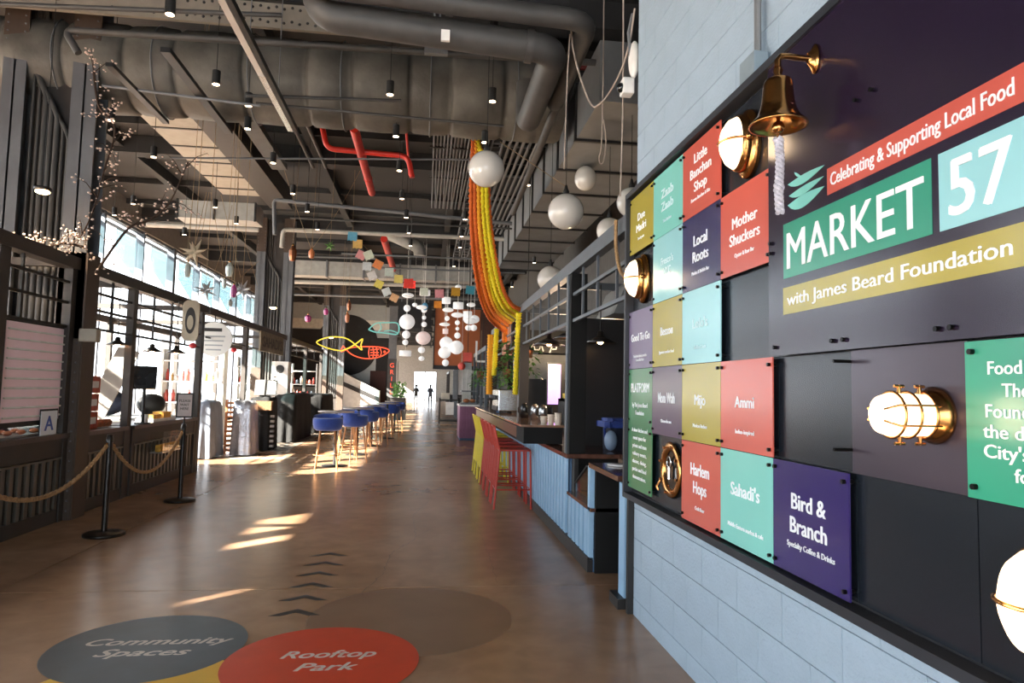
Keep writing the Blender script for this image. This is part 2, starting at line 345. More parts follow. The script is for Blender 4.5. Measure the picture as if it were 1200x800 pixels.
for k, t_ in enumerate(['by The James Beard', 'Foundation']): text(t_, 'small_lettering', TXW, p, (1.3595, 4.245, 1.405-k*.05), SX, SZ, size=.04, fit=.017*len(t_))
for k, t_ in enumerate(['A show kitchen and', 'event space for', 'private and team', 'culinary events,', 'classes, dining,', 'parties and food', 'demonstrations.']):
    text(t_, 'small_lettering', TXW, p, (1.3595, 4.245, 1.245-k*.05), SX, SZ, size=.036, fit=.0175*len(t_))
# big header plate
hp = B().bx(1.345, 1.353, .56, 2.553, 1.653, 2.824).build('header_plate', M('header_plate_aubergine', '#21182c', .2, 0, .05, 2, sp=.6), bd, label='large dark aubergine header plate with a leaf emblem')
for y in (2.50, 2.12, 2.06, 1.65, 1.60, 1.2): bolt(hp, y, 1.685, 1.345)
for z in (2.1, 2.06): bolt(hp, 2.53, z, 1.345)
for y in (1.98, 1.90): bolt(hp, y, 2.45, 1.345)
hx = 1.3435
B().bx(hx, hx+.0025, .7, 2.146, 2.186, 2.278).build('red_band', PM('red'), hp); B().bx(hx, hx+.0025, 1.663, 2.437, 1.943, 2.153).build('green_band', PM('sea'), hp)
B().bx(hx, hx+.0025, 1.33, 1.636, 1.943, 2.153).build('teal_square', PM('ice'), hp); B().bx(hx, hx+.0025, .7, 2.441, 1.806, 1.908).build('olive_band', PM('olive'), hp)
tx = hx-.0005
text('Celebrating & Supporting Local Food', 'lettering', TXW, hp, (tx, 2.125, 2.213), SX, SZ, size=.062, fit=.732, align='L', off=.012)
text('MARKET', 'lettering', TXW, hp, (tx, 2.41, 1.976), SX, SZ, tall=.137, fit=.72, align='L', off=.008)
text('57', 'lettering', TXW, hp, (tx, 1.602, 1.972), SX, SZ, tall=.150, fit=.20, align='L', off=.02)
text('with James Beard Foundation', 'lettering', TXW, hp, (tx, 2.41, 1.838), SX, SZ, size=.062, fit=1.0, align='L', off=.012)
# leaf emblem: a stack of pointed leaves
def leaf(a, c, wd, bow):
    a = Vector(a); c = Vector(c); d = c-a; nrm = Vector((-d.y, d.x)); nrm.normalize(); P = []
    for k in range(9):
        t = k/8; P.append(a+d*t+nrm*(bow*sin(pi*t)*.5+wd*sin(pi*t**.8)))
    for k in range(1, 8):
        t = 1-k/8; P.append(a+d*t+nrm*(bow*sin(pi*t)*.5-wd*sin(pi*t**.8)))
    return [(q.x, q.y) for q in P]
lf = B()
def leafp(x0, z0, L, up, h):
    P = []
    for k in range(11): t_ = k/10; P.append((x0+L*t_, z0+up*t_-h*sin(pi*t_**.75)))
    for k in range(9, 0, -1): t_ = k/10; P.append((x0+L*t_, z0+up*t_+h*.30*sin(pi*t_)))
    return P
for a in ((.035, .068, .24, -.002, .026), (.042, .022, .228, .006, .024), (.034, -.012, .24, .004, .036), (.082, .102, .045, -.03, .010)): lf.prism(leafp(*a), (tx+.002, 2.437, 2.232), SX, SZ, .002)
lf.build('leaf_emblem', PM('teal'), hp)
# food plate
fp = B().bx(1.36, 1.366, .62, 1.5805, ZB[1]+.0015, ZB[2]-.006).build('story_plate', PM('sea'), bd, label='sea green plate with paragraphs of white text')
for yy in (1.555, .65):
    for zz in (1.285, 1.62): bolt(fp, yy, zz)
for (t_, y_, z_) in (('Food has power.', 1.509, 1.562), ('The James Beard', 1.469, 1.508), ('Foundation celebrates', 1.518, 1.458), ('the diverse flavors of', 1.527, 1.409), ("City's local and global", 1.526, 1.361), ('food.', 1.440, 1.311)):
    text(t_, 'lettering', TXW, fp, (1.3595, y_, z_), SX, SZ, size=.046, fit=.0219*len(t_), align='L', off=.01)
# lamp panel with long black pegs
B().bx(1.372, 1.38, 1.585, 2.068, 1.2565, 1.650).build('lamp_panel', M('lamp_panel_steel', '#453f4a', .25, .3, .06, 2), bd)
for z in (1.615, 1.33): B().tube([(1.392, 2.07, z), (1.31, 2.07, z)], .0055, 8).build('standoff_peg', BOLT, bd)
# ------------------------------------------------------------------ brass bulkhead lamps
GLOW = M('frosted_lamp_glass', '#ffe9cf', .5, es=1.5, ec='#ffd9b0', n=0)
RX = Matrix.Rotation(-pi/2, 3, 'Y')      # lathe axis z -> -x (off the wall)
def oval_lamp(loc, label, ry=.085, rz=.125, pw=1.0):
    t = thing('bulkhead_lamp', label, 'lamp', loc)
    x, y, z = loc
    Sc = Matrix(((1, 0, 0), (0, ry, 0), (0, 0, rz)))
    def R(m_): return Sc @ m_
    P = lambda pr: B().lathe(pr, loc, 28, Sc @ RX)
    P([(.2, 0), (1.22, 0), (1.25, .012), (1.2, .03), (1.0, .04)]).build('backing_plate', BRASS, t)
    P([(1.02, .02), (1.04, .05), (.98, .072), (.9, .078)]).build('rim', BRASS, t)
    P([(.94, .05), (.93, .075), (.8, .105), (.5, .13), (.2, .14), (.001, .142)]).build('lens', GLOW, t)
    g = B(); g.tube([(x-.06-.085*sin(pi*k/12), y-ry*1.03*cos(pi*k/12), z) for k in range(13)], .0055, 8)
    for s in (-1, 1): g.ball((x-.055, y+s*ry*1.12, z), .014, 10, 6)
    g.build('guard_bar', BRASS, t)
    point('lamp_glow', (x-.2, y, z), pw, r=.06)
oval_lamp((1.39, 2.79, 2.60), 'oval brass bulkhead lamp glowing behind the brass bell')
oval_lamp((1.39, 4.235, 2.232), 'oval brass bulkhead lamp at the far edge of the directory board', .085, .13)
oval_lamp((1.385, 1.345, 1.065), 'oval brass bulkhead lamp cut by the right edge of the photo')
# cage lamp: a horizontal barrel standing off the wall
L0 = (1.375, 1.70, 1.455); t = thing('cage_lamp', 'brass caged barrel wall lamp with three rings below the header plate', 'lamp', L0)
x, y, z = L0
B().lathe([(.001, 0), (.075, 0), (.078, .012), (.066, .03), (.06, .04)], L0, 28, RX).build('wall_plate', BRASS, t)
B().lathe([(.056, .03), (.058, .14), (.05, .165), (.03, .178), (.001, .182)], L0, 28, RX).build('glass_barrel', GLOW, t)
g = B()
for dx in (.045, .09, .135): g.tube([(x-dx, y+.062*cos(2*pi*k/24), z+.062*sin(2*pi*k/24)) for k in range(25)], .0035, 6)
g.build('cage_ring', BRASS, t)
for a in (25, 155, 205, 335):
    ca, sa = cos(radians(a)), sin(radians(a))
    B().tube([(x-.03, y+.063*ca, z+.063*sa), (x-.15, y+.063*ca, z+.063*sa), (x-.178, y+.035*ca, z+.035*sa)], .003, 6).build('cage_bar', BRASS, t)
for a in (80, 100, 260, 280):
    ca, sa = cos(radians(a)), sin(radians(a)); dx = .05 if a in (80, 260) else .11
    B().tube([(x-dx, y+.06*ca*0, z+.058*sa), (x-dx, y, z+.082*sa)], [.007, .004], 8).tube([(x-dx-.014, y, z+.078*sa), (x-dx+.014, y, z+.078*sa)], .0045, 8).build('wing_nut', BRASS, t)
point('lamp_glow', (x-.26, y, z), 1.1, r=.06)
# ------------------------------------------------------------------ ship bell
t = thing('ship_bell', 'polished brass ship bell on a wall bracket with a white braided rope', 'bell', (1.2, 2.2, 2.40))
bx_, by_ = 1.2, 2.207
prof = [(.001, .165), (.03, .163), (.044, .155), (.050, .14), (.053, .10), (.057, .07), (.062, .05), (.0635, .046), (.066, .04), (.068, .034), (.074, .022), (.088, .008), (.098, -.004), (.100, -.010), (.094, -.010), (.080, .004), (.060, .035), (.048, .10), (.044, .14), (.001, .15)]
B().lathe(prof, (bx_, by_, 2.452), 40).build('bell', BRASS, t)
B().lathe([(.001, .045), (.012, .043), (.018, .03), (.012, .018), (.02, .008), (.014, 0), (.022, -.004)], (bx_, by_, 2.612), 20).build('crown', BRASS, t)
ar = [(1.343, 2.21, 2.70), (1.30, 2.209, 2.698), (1.24, 2.208, 2.70), (1.212, 2.207, 2.697), (1.2, 2.207, 2.68), (1.2, 2.207, 2.655)]
B().tube(ar, [.014, .011, .011, .012, .012, .013], 10).build('bracket_arm', BRASS, t)
B().lathe([(.001, 0), (.034, 0), (.034, .006), (.022, .014), (.012, .03)], (1.344, 2.21, 2.70), 20, Matrix(((1, 0, 0), (0, .85, 0), (0, 0, 1.6))) @ RX).build('bracket_plate', BRASS, t)
B().ball((bx_, by_, 2.438), .022, 14, 8).cyl((bx_, by_, 2.44), (bx_, by_, 2.60), .006, 8).cyl((bx_, by_, 2.395), (bx_, by_, 2.43), .005, 8).build('clapper', BRASS, t)
ROPEW = M('white_braided_rope', '#b9b7c2', .9, 0, .3, 60, .5, 90)
rp = B()
for s in range(3):
    P = []; 
    for k in range(60):
        f_ = k/59; zz = 2.40-.27*f_; a = f_*34+s*2*pi/3; r0 = .008+(.003 if f_ < .06 or .62 < f_ < .7 else 0)
        P.append((bx_+.004*sin(f_*6)+r0*cos(a), by_-.012*f_+r0*sin(a), zz))
    rp.tube(P, .0085, 7)
rp.build('bell_rope', ROPEW, t)
# ------------------------------------------------------------------ brass porthole instrument
L0 = (1.385, 3.72, 1.07); t = thing('porthole', 'round brass ship porthole fitting in the bottom row of the directory board', 'porthole', L0)
x, y, z = L0
B().lathe([(.105, 0), (.155, 0), (.157, .012), (.15, .020), (.125, .022), (.108, .014), (.105, 0)], L0, 40, RX).build('brass_ring', BRASS, t)
B().lathe([(.001, .004), (.106, .004)], L0, 32, RX).build('dial', M('dark_mirror', '#20262b', .12, .6), t)
g = B()
for k in range(8):
    a = k*pi/4+.3; g.tube([(x-.024, y+.135*cos(a), z+.135*sin(a)), (x-.034, y+.135*cos(a), z+.135*sin(a))], .008, 8)
g.build('rivets', BRASS, t, kind='stuff')
B().tube([(x-.02, y+.03*cos(k*pi/8), z+.045+.03*sin(k*pi/8)) for k in range(17)], .006, 8).tube([(x-.02, y, z-.05), (x-.02, y, z+.02)], .012, 8).build('latch', M('chrome', '#c8cacc', .15, 1), t)
B().tube([(x-.02, y+.13, z-.07), (x-.04, y+.15, z-.11), (x-.03, y+.14, z-.13)], .009, 8).build('dog_bolt', BRASS, t)
# conduit above the board
t = thing('conduit', 'twin grey steel conduits dropping down the block wall to a junction box above the board', 'conduit', (1.42, 2.74, 2.90))
for dy in (0, .035): B().tube([(1.40, 2.70+dy, 6.2), (1.40, 2.70+dy, 3.3+dy), (1.405, 2.745+dy*.6, 3.22+dy), (1.405, 2.745+dy*.6, 2.97)], .011, 8).build('pipe', GRY, t)
B().bx(1.36, 1.426, 2.70, 2.84, 2.875, 2.985).build('junction_box', M('blue_grey_box', '#8b9ba5', .4, .3), t, bevel=.004)
# ------------------------------------------------------------------ riveted double columns with conduits
COLM = M('column_paint', '#5d5f63', .5, .2, .12, 3); COLB = M('column_brown_shade_paint', '#43362d', .55, .1, .12)
def rivets(b, x0, x1, y, z0, z1, nx, nz, r=.012):
    for i in range(nx):
        for j in range(nz):
            x = x0+(x1-x0)*(i/(nx-1) if nx > 1 else .5); z = z0+(z1-z0)*j/(nz-1)
            b.lathe([(r, 0), (r*.7, .008), (.001, .011)], (x, y, z), 6, Matrix.Rotation(pi/2, 3, 'X'))
def hcol(t, x0, x1, Y, zt, s=1.):
    xm = (x0+x1)/2; d = .14*s
    b = B(); b.bx(x0, x1, Y-d, Y-d+.02, 0, zt).bx(x0, x1, Y+d-.02, Y+d, 0, zt).bx(xm-.01, xm+.01, Y-d, Y+d, 0, zt)
    b.build('column_shaft', COLM, t)
    b = B(); b.bx(x0-.01, x1+.01, Y-d-.014, Y-d, 5.15, zt).bx(x0-.01, x1+.01, Y-d-.014, Y-d, .0, 1.95)
    b.build('splice_plate', COLB, t)
    if x0 > -4.1 and Y < 10: B().bx(x0-.005, x1+.02, Y-d+.0, Y+d+.01, 0, 2.9).build('cladding', COLB, t)
    b = B(); rivets(b, x0+.03, x1-.03, Y-d-.014, 5.25, 5.9, 2, 8); rivets(b, x0+.03, x1-.03, Y-d-.014, .1, 1.9, 2, 18)
    b.build('rivets', COLM, t, kind='stuff')
def colpair(Y, label, cl, n=6):
    t = thing('riveted_column', label, 'column', (-4.2, Y, 0)); hcol(t, -4.74, -4.5, Y, 6.1); hcol(t, -4.02, -3.75, Y, 6.1)
    B().bx(-4.5, -4.02, Y+.02, Y+.04, 0, 6.0).build('web_plate', DKB, t)
    c = thing('conduit_riser', cl, 'conduit', (-4.25, Y-.1, .98))
    for k in range(n):
        x = -4.45+.4*k/(n-1); zt = 4.9-.12*k; r = [.017, .02, .03, .026, .03, .018, .024][k % 7]
        B().tube([(x, Y-.06, .98), (x, Y-.06, zt), (x-.06, Y-.06, zt+.15), (x-.16-.03*k, Y+.0, zt+.5), (x-.16-.03*k, Y, 6.1)], r, 8).build('pipe', PIPE, c)
colpair(8.1, 'nearest pair of riveted steel column shafts at the left edge, rising past the pink menu board', 'bundle of grey vertical conduits between the nearest riveted columns', 7)
colpair(19.5, 'second riveted double column behind the carved letter sign', 'bundle of conduits between the second riveted columns')
colpair(32, 'third and farthest riveted double column, left of the black wall circle', 'bundle of conduits between the farthest riveted columns')
# kiosk fronts -----------------------------------------------------------
SLAT = M('kiosk_slat_paint', '#5a544c', .45, .2, .1); KTOP = M('kiosk_counter_dark', '#3b302b', .35, 0, .2)
def counter(y0, y1, z, label, sy0=None, x=-3.84, dep=.75):
    t = thing('service_counter', label, 'counter', (x-dep/2, (y0+y1)/2, 0))
    B().bx(x-dep, x+.06, y0, y1, z-.05, z).build('countertop', KTOP, t)
    B().bx(x-.06, x-.02, y0, y1, 0, z-.05).bx(x-dep, x-dep+.03, y0, y1, 0, z-.05).build('carcass', BLK, t)
    B().bx(x-.02, x+.025, y0, y1, z-.24, z-.05).build('apron_rail', DKB, t); B().bx(x-.02, x+.02, y0, y1, .0, .14).build('plinth', DKB, t)
    B().bx(x-.01, x+.03, y0, y1, z-.27, z-.25).build('slat_rail', SLAT, t)
    yy = max(y0, sy0 or y0)+.06; me = None
    while yy < y1-.03:
        if me is None: me = B().bx(x-.02, x+.012, yy-.03, yy+.03, .14, z-.25).build('slat', SLAT, t).data; z_ = .14; x_ = x-.004
        else: piece('slat', me, (x_, yy, z_), t)
        yy += .135
    for yy in (y0+.04, y1-.04): B().bx(x-.03, x+.035, yy-.04, yy+.04, 0, z-.05).build('end_stile', DKB, t)
    return t
counter(4.0, 7.93, .93, 'dark slatted service counter under the pink menu board', 5.6)
counter(8.32, 9.42, .92, 'short dark slatted counter right of the nearest riveted column')
counter(9.58, 12.1, .92, 'dark slatted counter behind the right rope barrier')
def kiosk(y0, y1, label, posts, grid, zt=2.83, back=-6.6):
    t = thing('kiosk_frame', label, 'kiosk', (-3.86, (y0+y1)/2, 0))
    B().bx(-3.93, -3.79, y0, y1, zt-.13, zt).build('header_beam', DKB, t)
    B().bx(back-.06, back+.06, y0, y1, zt-.13, zt).build('header_beam', DKB, t)
    for p, w_ in posts: 
        B().bx(-3.91, -3.82, p-w_/2, p+w_/2, 0, zt-.13).build('post', DKB, t)
        B().bx(back-.05, back+.05, p-.05, p+.05, 0, zt-.13).build('post', DKB, t)
        B().bx(back, -3.93, p-.04, p+.04, zt-.11, zt-.03).build('roof_joist', DKB, t)
    for z in grid[0]: B().bx(-3.875, -3.845, y0+.05, y1-.05, z-.014, z+.014).build('glazing_bar', BLK, t)
    for y in grid[1]: B().bx(-3.872, -3.848, y-.013, y+.013, grid[0][0], zt-.13).build('glazing_bar', BLK, t)
    for y in grid[1][::2]: B().bx(back-.01, back+.01, y-.012, y+.012, 1.9, zt-.13).build('glazing_bar', BLK, t)
    for z in grid[0][1:]: B().bx(back-.012, back+.012, y0, y1, z-.012, z+.012).build('glazing_bar', BLK, t)
    return t
kiosk(4.0, 7.95, 'near left kiosk frame above the pink menu board', [(4.1, .14), (6.66, .16), (7.9, .1)], ((2.07, 2.33, 2.55), (7.0,)))
kiosk(8.3, 12.4, 'second left kiosk frame of dark steel with three pendant lamps inside', [(8.35, .08), (9.5, .12), (12.25, .15)], ((2.1, 2.32, 2.52), (8.9, 10.2, 10.9, 11.5)))
kiosk(12.5, 19.2, 'third left kiosk frame with the carved letter sign', [(15.2, .16), (19.1, .1)], ((2.3,), (13.4, 16.8)))
kiosk(19.8, 26, 'far left kiosk frame beyond the second column', [(22.6, .2), (25.9, .2)], ((2.35,), (21.0, 24.2)))
# pink menu board --------------------------------------------------------
t = thing('menu_board', 'pink menu board with white tube lines in a black frame on the near left kiosk', 'menu board', (-3.86, 7.44, 1.05))
PINK = M('pink_board', '#ffe2ea', .45, 0, .03, es=.0)
B().bx(-3.92, -3.88, 6.78, 8.09, 1.035, 2.09).build('frame', BLK, t)
B().bx(-3.88, -3.872, 6.84, 8.035, 1.085, 2.04).build('panel', PINK, t)
for k in range(10):
    z = 1.13+k*.093
    B().tube([(-3.862, 6.86, z), (-3.862, 7.92, z)], .010, 6).build('tube_line', WHT, t); B().ball((-3.862, 7.935, z), .010, 8, 6).build('end_cap', M('end_cap_rose', '#b0505c', .4), t)
# display case, cards, kiosk goods
t = thing('pastry_case', 'clear glass pastry case on the counter under the pink menu board', 'display case', (-4.1, 7.2, .93))
B().bx(-4.3, -3.9, 6.6, 7.75, .93, .945).build('tray', M('steel_tray', '#a9a9a8', .3, .8), t)
for (a) in ((-3.905, -3.9, 6.6, 7.75, .945, 1.07), (-4.3, -3.9, 6.6, 7.75, 1.07, 1.075), (-4.3, -3.9, 7.745, 7.75, .945, 1.07)): B().bx(*a).build('glass_panel', SGL, t)
BUN = M('baked_bun', '#9c5a36', .7, 0, .3, 30)
for k in range(9):
    o = B().ball((0, 0, .025), .04, 12, 8, .62).build('pastry', BUN); o.location = (-3.99-.12*(k % 2), 6.72+.115*k, .946); o.scale = (1, 1.1+.1*(k % 3), 1)
    o['label'] = ['first', 'second', 'third', 'fourth', 'fifth', 'sixth', 'seventh', 'eighth', 'ninth'][k]+' brown pastry from the left in the glass pastry case'; o['category'] = 'pastry'; o['group'] = 'pastries in the case'
t = thing('grade_card', 'white inspection card with a blue letter A leaning on the pastry case', 'card', (-3.88, 7.72, .93))
B().cb((-3.845, 7.62, 1.05), (.006, .30, .25)).build('card', M('card_white', '#dfe3ea', .5, n=0), t)
B().cb((-3.853, 7.63, 1.055), (.008, .33, .28)).build('card_frame', BLK, t)
text('A', 'lettering', M('card_blue', '#3f57a0', .5, n=0), t, (-3.8405, 7.62, .975), (0, 1, 0), SZ, tall=.15, fit=.17, off=.015)
t = thing('note_card', 'tan paper card standing on the pastry case', 'card', (-3.93, 7.3, 1.075))
B().cb((-3.93, 7.32, 1.15), (.006, .2, .15)).build('card', M('tan_paper', '#c9a888', .7), t)
tag(B().lathe([(.001, 0), (.045, 0), (.05, .1), (.048, .1), (.043, .006), (.001, .005)], (-3.98, 6.75, 1.076), 16).build('paper_cup', WHT), 'white cup on the glass pastry case at the left edge', 'cup')
# second kiosk goods: red boxes, scales, yellow snack case, screens
for k, (z, yy) in enumerate(((.921, 8.72), (1.135, 8.72), (1.35, 8.74))):
    t = thing('gift_box', ['red and white box at the bottom of the stack beside the column', 'red and white box in the middle of the stack beside the column', 'pale red box on top of the stack beside the column'][k], 'box', (-4.05, yy, z), group='boxes on the short counter')
    B().cb((-4.05, yy, z+.1), (.24, .3, .2)).build('box', M('box_red', '#b3503c', .6, 0, .25, 14), t); B().cb((-3.927, yy, z+.1), (.004, .2, .08)).build('box_label', WHT, t)
for k in range(4):
    o = B().ball((0, 0, .05), .055, 12, 8, .9).build('bread_roll', BUN); o.location = (-4.0, 9.0+.1*k, .92)
    o['label'] = ['first', 'second', 'third', 'fourth'][k]+' bread roll from the left beside the red boxes'; o['category'] = 'bread'; o['group'] = 'rolls on the short counter'
t = thing('checkout_screen', 'black checkout screen on a stand beside the second kiosk post', 'screen', (-3.8, 9.85, .92))
B().cb((-3.8, 9.85, 1.55), (.3, .04, .32), Matrix.Rotation(radians(18), 3, 'Z') @ Matrix.Rotation(radians(-15), 3, 'X')).build('screen', M('screen_black', '#1d1f22', .25), t)
B().cyl((-3.8, 9.87, .93), (-3.8, 9.87, 1.45), .022, 10).cyl((-3.8, 9.87, .92), (-3.8, 9.87, .94), .1, 16).build('stand', BLK, t)
t = thing('snack_case', 'small clear case of yellow and orange snacks fixed to the slatted counter', 'display case', (-3.72, 10.6, .5))
B().bx(-3.79, -3.62, 10.15, 11.05, .50, .515).build('shelf', M('steel_tray'), t); B().bx(-3.622, -3.618, 10.15, 11.05, .515, .80).bx(-3.79, -3.62, 10.15, 10.154, .515, .8).build('glass_panel', SGL, t)
YS = M('snack_yellow', '#d9a23a', .5, 0, .35, 25)
for k in range(8): 
    o = B().cb((0, 0, .05), (.07, .08, .1)).build('snack_bag', YS, bevel=.012); o.location = (-3.7, 10.22+.1*k, .516); o.rotation_euler = (0, 0, .2*(k % 3)); o['label'] = ['first', 'second', 'third', 'fourth', 'fifth', 'sixth', 'seventh', 'eighth'][k]+' yellow snack bag from the left in the clear case'; o['category'] = 'snack bag'; o['group'] = 'snack bags in the case'
t = thing('takeaway_tray', 'white and yellow food trays on the counter behind the screen', 'tray', (-3.95, 10.8, .92)); B().bx(-4.1, -3.86, 10.4, 11.3, .92, .96).build('tray', WHT, t); B().bx(-4.06, -3.9, 10.5, 10.8, .96, 1.02).bx(-4.06, -3.9, 10.9, 11.2, .96, 1.05).build('food', YS, t)
tag(B().lathe([(.001, 0), (.035, 0), (.045, .12), (.04, .12), (.03, .005), (.001, .005)], (-3.86, 10.12, .921), 14).build('paper_cup', WHT), 'white paper cup on the counter right of the checkout screen', 'cup')
t = thing('leaning_panel', 'tall grey metal panel leaning inside the second kiosk', 'panel', (-4.9, 10.9, .0)); B().cb((-4.55, 10.6, 1.45), (.30, .03, 1.15), Matrix.Rotation(radians(24), 3, 'Y')).bx(-5.0, -4.3, 10.55, 10.65, 0, .95).build('panel', M('brushed_panel', '#6b6762', .6, .1, .1), t)
BAG = M('navy_cloth', '#232b40', .85, 0, .2, 20)
for k, (x, y, s_, l) in enumerate(((-5.0, 11.6, .26, 'dark navy cloth bundle on the work table behind the leaning panel'), (-4.5, 12.0, .22, 'black cloth bundle right of the navy one'))):
    o = B().ball((0, 0, s_*.75), s_, 14, 9, .8).build('cloth_bundle', BAG if k == 0 else BLK); o.location = (x, y, .95); o['label'] = l; o['category'] = 'bundle'
t = thing('work_table', 'white topped work table inside the second kiosk', 'table', (-4.9, 11.6, 0)); B().bx(-5.6, -4.05, 10.9, 12.15, .9, .95).build('tabletop', WHT, t)
for xx in (-5.5, -4.15):
    for yy in (11.0, 12.05): B().bx(xx-.03, xx+.03, yy-.03, yy+.03, 0, .9).build('leg', DARK, t)
# pendants in the second kiosk
SHD = M('black_enamel_shade', '#241f1c', .35, .2); INN = M('shade_inside_copper', '#c98a5a', .4, .5, n=0); BULB = M('warm_bulb', '#ffd9a0', .5, es=14, ec='#ffc98a', n=0)
def pendant(loc, label, r=.13, top=2.75, group=None):
    x, y, z = loc; t = thing('pendant_lamp', label, 'lamp', loc, group=group)
    B().lathe([(.018, r*.75), (.03, r*.7), (.035, r*.45), (r*.45, r*.3), (r, 0), (r-.006, 0), (r*.42, r*.26), (.02, r*.5)], loc, 24).build('shade', SHD, t)
    B().lathe([(r*.98, .002), (r*.42, r*.24), (.02, r*.46)], loc, 24).build('shade_inside', INN, t); B().ball((x, y, z+.02), .035, 12, 8).build('bulb', BULB, t); B().cyl((x, y, z+r*.7), (x, y, top), .006, 6).build('cord', BLK, t)
    return t
pendant((-3.96, 9.35, 1.96), 'leftmost of the three pendant lamps in the second kiosk', .14)
pendant((-3.95, 10.45, 1.93), 'middle of the three pendant lamps in the second kiosk', .15)
pendant((-3.72, 10.75, 1.93), 'rightmost of the three pendant lamps in the second kiosk', .15)
for k, (p, l) in enumerate((((-3.635, 11.2, 2.072), 'red paper heart ball hanging below the oval blade sign'), ((-3.637, 13.5, 2.131), 'red paper ball hanging right of the round white sign'))):
    t = thing('red_ornament', l, 'ornament', p); B().ball(p, .055, 12, 8, .8).build('paper_ball', M('ornament_red', '#b3242c', .6), t); B().cyl((p[0], p[1], p[2]+.04), (p[0], p[1], 2.72), .003, 5).build('string', BLK, t)
# stanchions and ropes ----------------------------------------------------
STM = M('stanchion_black', '#17120f', .3, .3, 0); RPM = M('hemp_rope', '#9b7a55', .85, 0, .3, 50, .6, 80)
def stanchion(x, y, label):
    t = thing('stanchion', label, 'stanchion', (x, y, 0))
    B().lathe([(.001, 0), (.185, 0), (.185, .022), (.17, .03), (.03, .042), (.001, .042)], (x, y, 0), 36).build('base', STM, t)
    B().cyl((x, y, .04), (x, y, .93), .027, 20).build('pole', STM, t); B().lathe([(.034, .0), (.034, .04), (.026, .05), (.03, .07), (.001, .075)], (x, y, .90), 20).build('cap', STM, t)
    for s in (-1, 1): B().tube([(x, y+s*.03, .89), (x, y+s*.06, .89), (x, y+s*.065, .86)], .007, 8).build('hook', BRASS, t)
    return t
stanchion(-3.05, 4.9, 'black stanchion outside the left edge holding the near rope'); stanchion(-3.06, 7.19, 'nearer black stanchion with a round base, between the two ropes'); stanchion(-3.04, 9.2, 'farther black stanchion carrying the framed notice')
def rope(a, b_, sag, label):
    P = catenary(a, b_, sag, 70); bb = B()
    for s in range(3):
        Q = []
        for k, p in enumerate(P):
            an = k*.9+s*2*pi/3; Q.append(p+Vector((cos(an)*.009, 0, sin(an)*.009)))
        bb.tube(Q, .0125, 6)
    return tag(bb.build('barrier_rope', RPM), label, 'rope')
rope((-3.05, 4.97, .865), (-3.06, 7.12, .865), .32, 'brown twisted barrier rope at the left edge of the photo'); rope((-3.06, 7.26, .865), (-3.04, 9.13, .865), .37, 'brown twisted barrier rope between the two stanchions')
t = thing('notice_stand', 'black framed paper notice on top of the farther stanchion', 'notice', (-3.04, 9.2, .975))
B().cyl((-3.04, 9.2, .975), (-3.04, 9.2, 1.05), .01, 8).bx(-3.145, -2.935, 9.19, 9.205, 1.05, 1.365).build('frame', BLK, t)
B().bx(-3.125, -2.955, 9.186, 9.19, 1.07, 1.345).build('paper', M('notice_paper', '#b5a9a6', .6), t)
for k, (tt_, z) in enumerate((('PLEASE', 1.25), ('WAIT', 1.20), ('HERE', 1.15))): text(tt_, 'lettering', BLK, t, (-3.04, 9.1855, z), (1, 0, 0), SZ, size=.045, off=.01)
# blade signs ------------------------------------------------------------
t = thing('oval_blade_sign', 'tall rounded beige blade sign with a dark oval, hung at the second kiosk', 'sign', (-3.55, 10.8, 2.12))
def rrect(w, h, r, n=5):
    P = []
    for cx, cy, a0 in ((w/2-r, h/2-r, 0), (-w/2+r, h/2-r, 90), (-w/2+r, -h/2+r, 180), (w/2-r, -h/2+r, 270)):
        for k in range(n+1): a = radians(a0+90*k/n); P.append((cx+r*cos(a), cy+r*sin(a)))
    return P
B().prism(rrect(.24, .62, .09), (-3.55, 10.8, 2.43), (1, 0, 0), SZ, .03).build('sign_board', M('beige_sign', '#a89d8a', .6), t)
B().prism([(.075*cos(a*pi/12), .2*sin(a*pi/12)) for a in range(24)], (-3.55, 10.768, 2.43), (1, 0, 0), SZ, .004).build('dark_oval', DARK, t)
B().prism([(.045*cos(a*pi/12), .11*sin(a*pi/12)) for a in range(24)], (-3.55, 10.763, 2.40), (1, 0, 0), SZ, .004).build('oval_emblem', M('beige_sign'), t)
B().tube([(-3.8, 10.785, 2.7), (-3.45, 10.785, 2.7)], .012, 8).build('bracket', BLK, t)
t = thing('round_blade_sign', 'round white hanging sign with lines of grey writing at the third kiosk', 'sign', (-3.78, 12.8, 2.0))
B().lathe([(.001, 0), (.31, 0), (.31, .03), (.001, .03)], (-3.79, 12.8, 2.28), 36, Matrix.Rotation(pi/2, 3, 'X'), smooth=False).build('disc', M('sign_white', '#dcdcda', .5, n=0), t)
B().bx(-3.96, -3.66, 12.76, 12.769, 2.42, 2.48).build('dark_band', DARK, t)
for k in range(4): B().bx(-3.98+.02*k, -3.6-.02*k, 12.762, 12.769, 2.32-.08*k, 2.345-.08*k).build('writing_line', M('pale_ink', '#9aa0a4', .6), t)
B().tube([(-3.79, 12.785, 2.58), (-3.79, 12.785, 2.72)], .01, 6).build('hanger', BLK, t)
t = thing('letter_sign', "carved beige rectangular sign reading SAHADI'S over the third kiosk", 'sign', (-3.8, 17.3, 2.25))
B().bx(-3.80, -3.76, 16.1, 18.6, 2.26, 2.72).build('board', M('weathered_sign', '#77705f', .7, 0, .3, 9), t)
text("SAHADI'S", 'lettering', M('sign_letters', '#37342e', .6), t, (-3.755, 17.35, 2.36), (0, 1, 0), SZ, tall=.26, fit=2.1, off=.02)
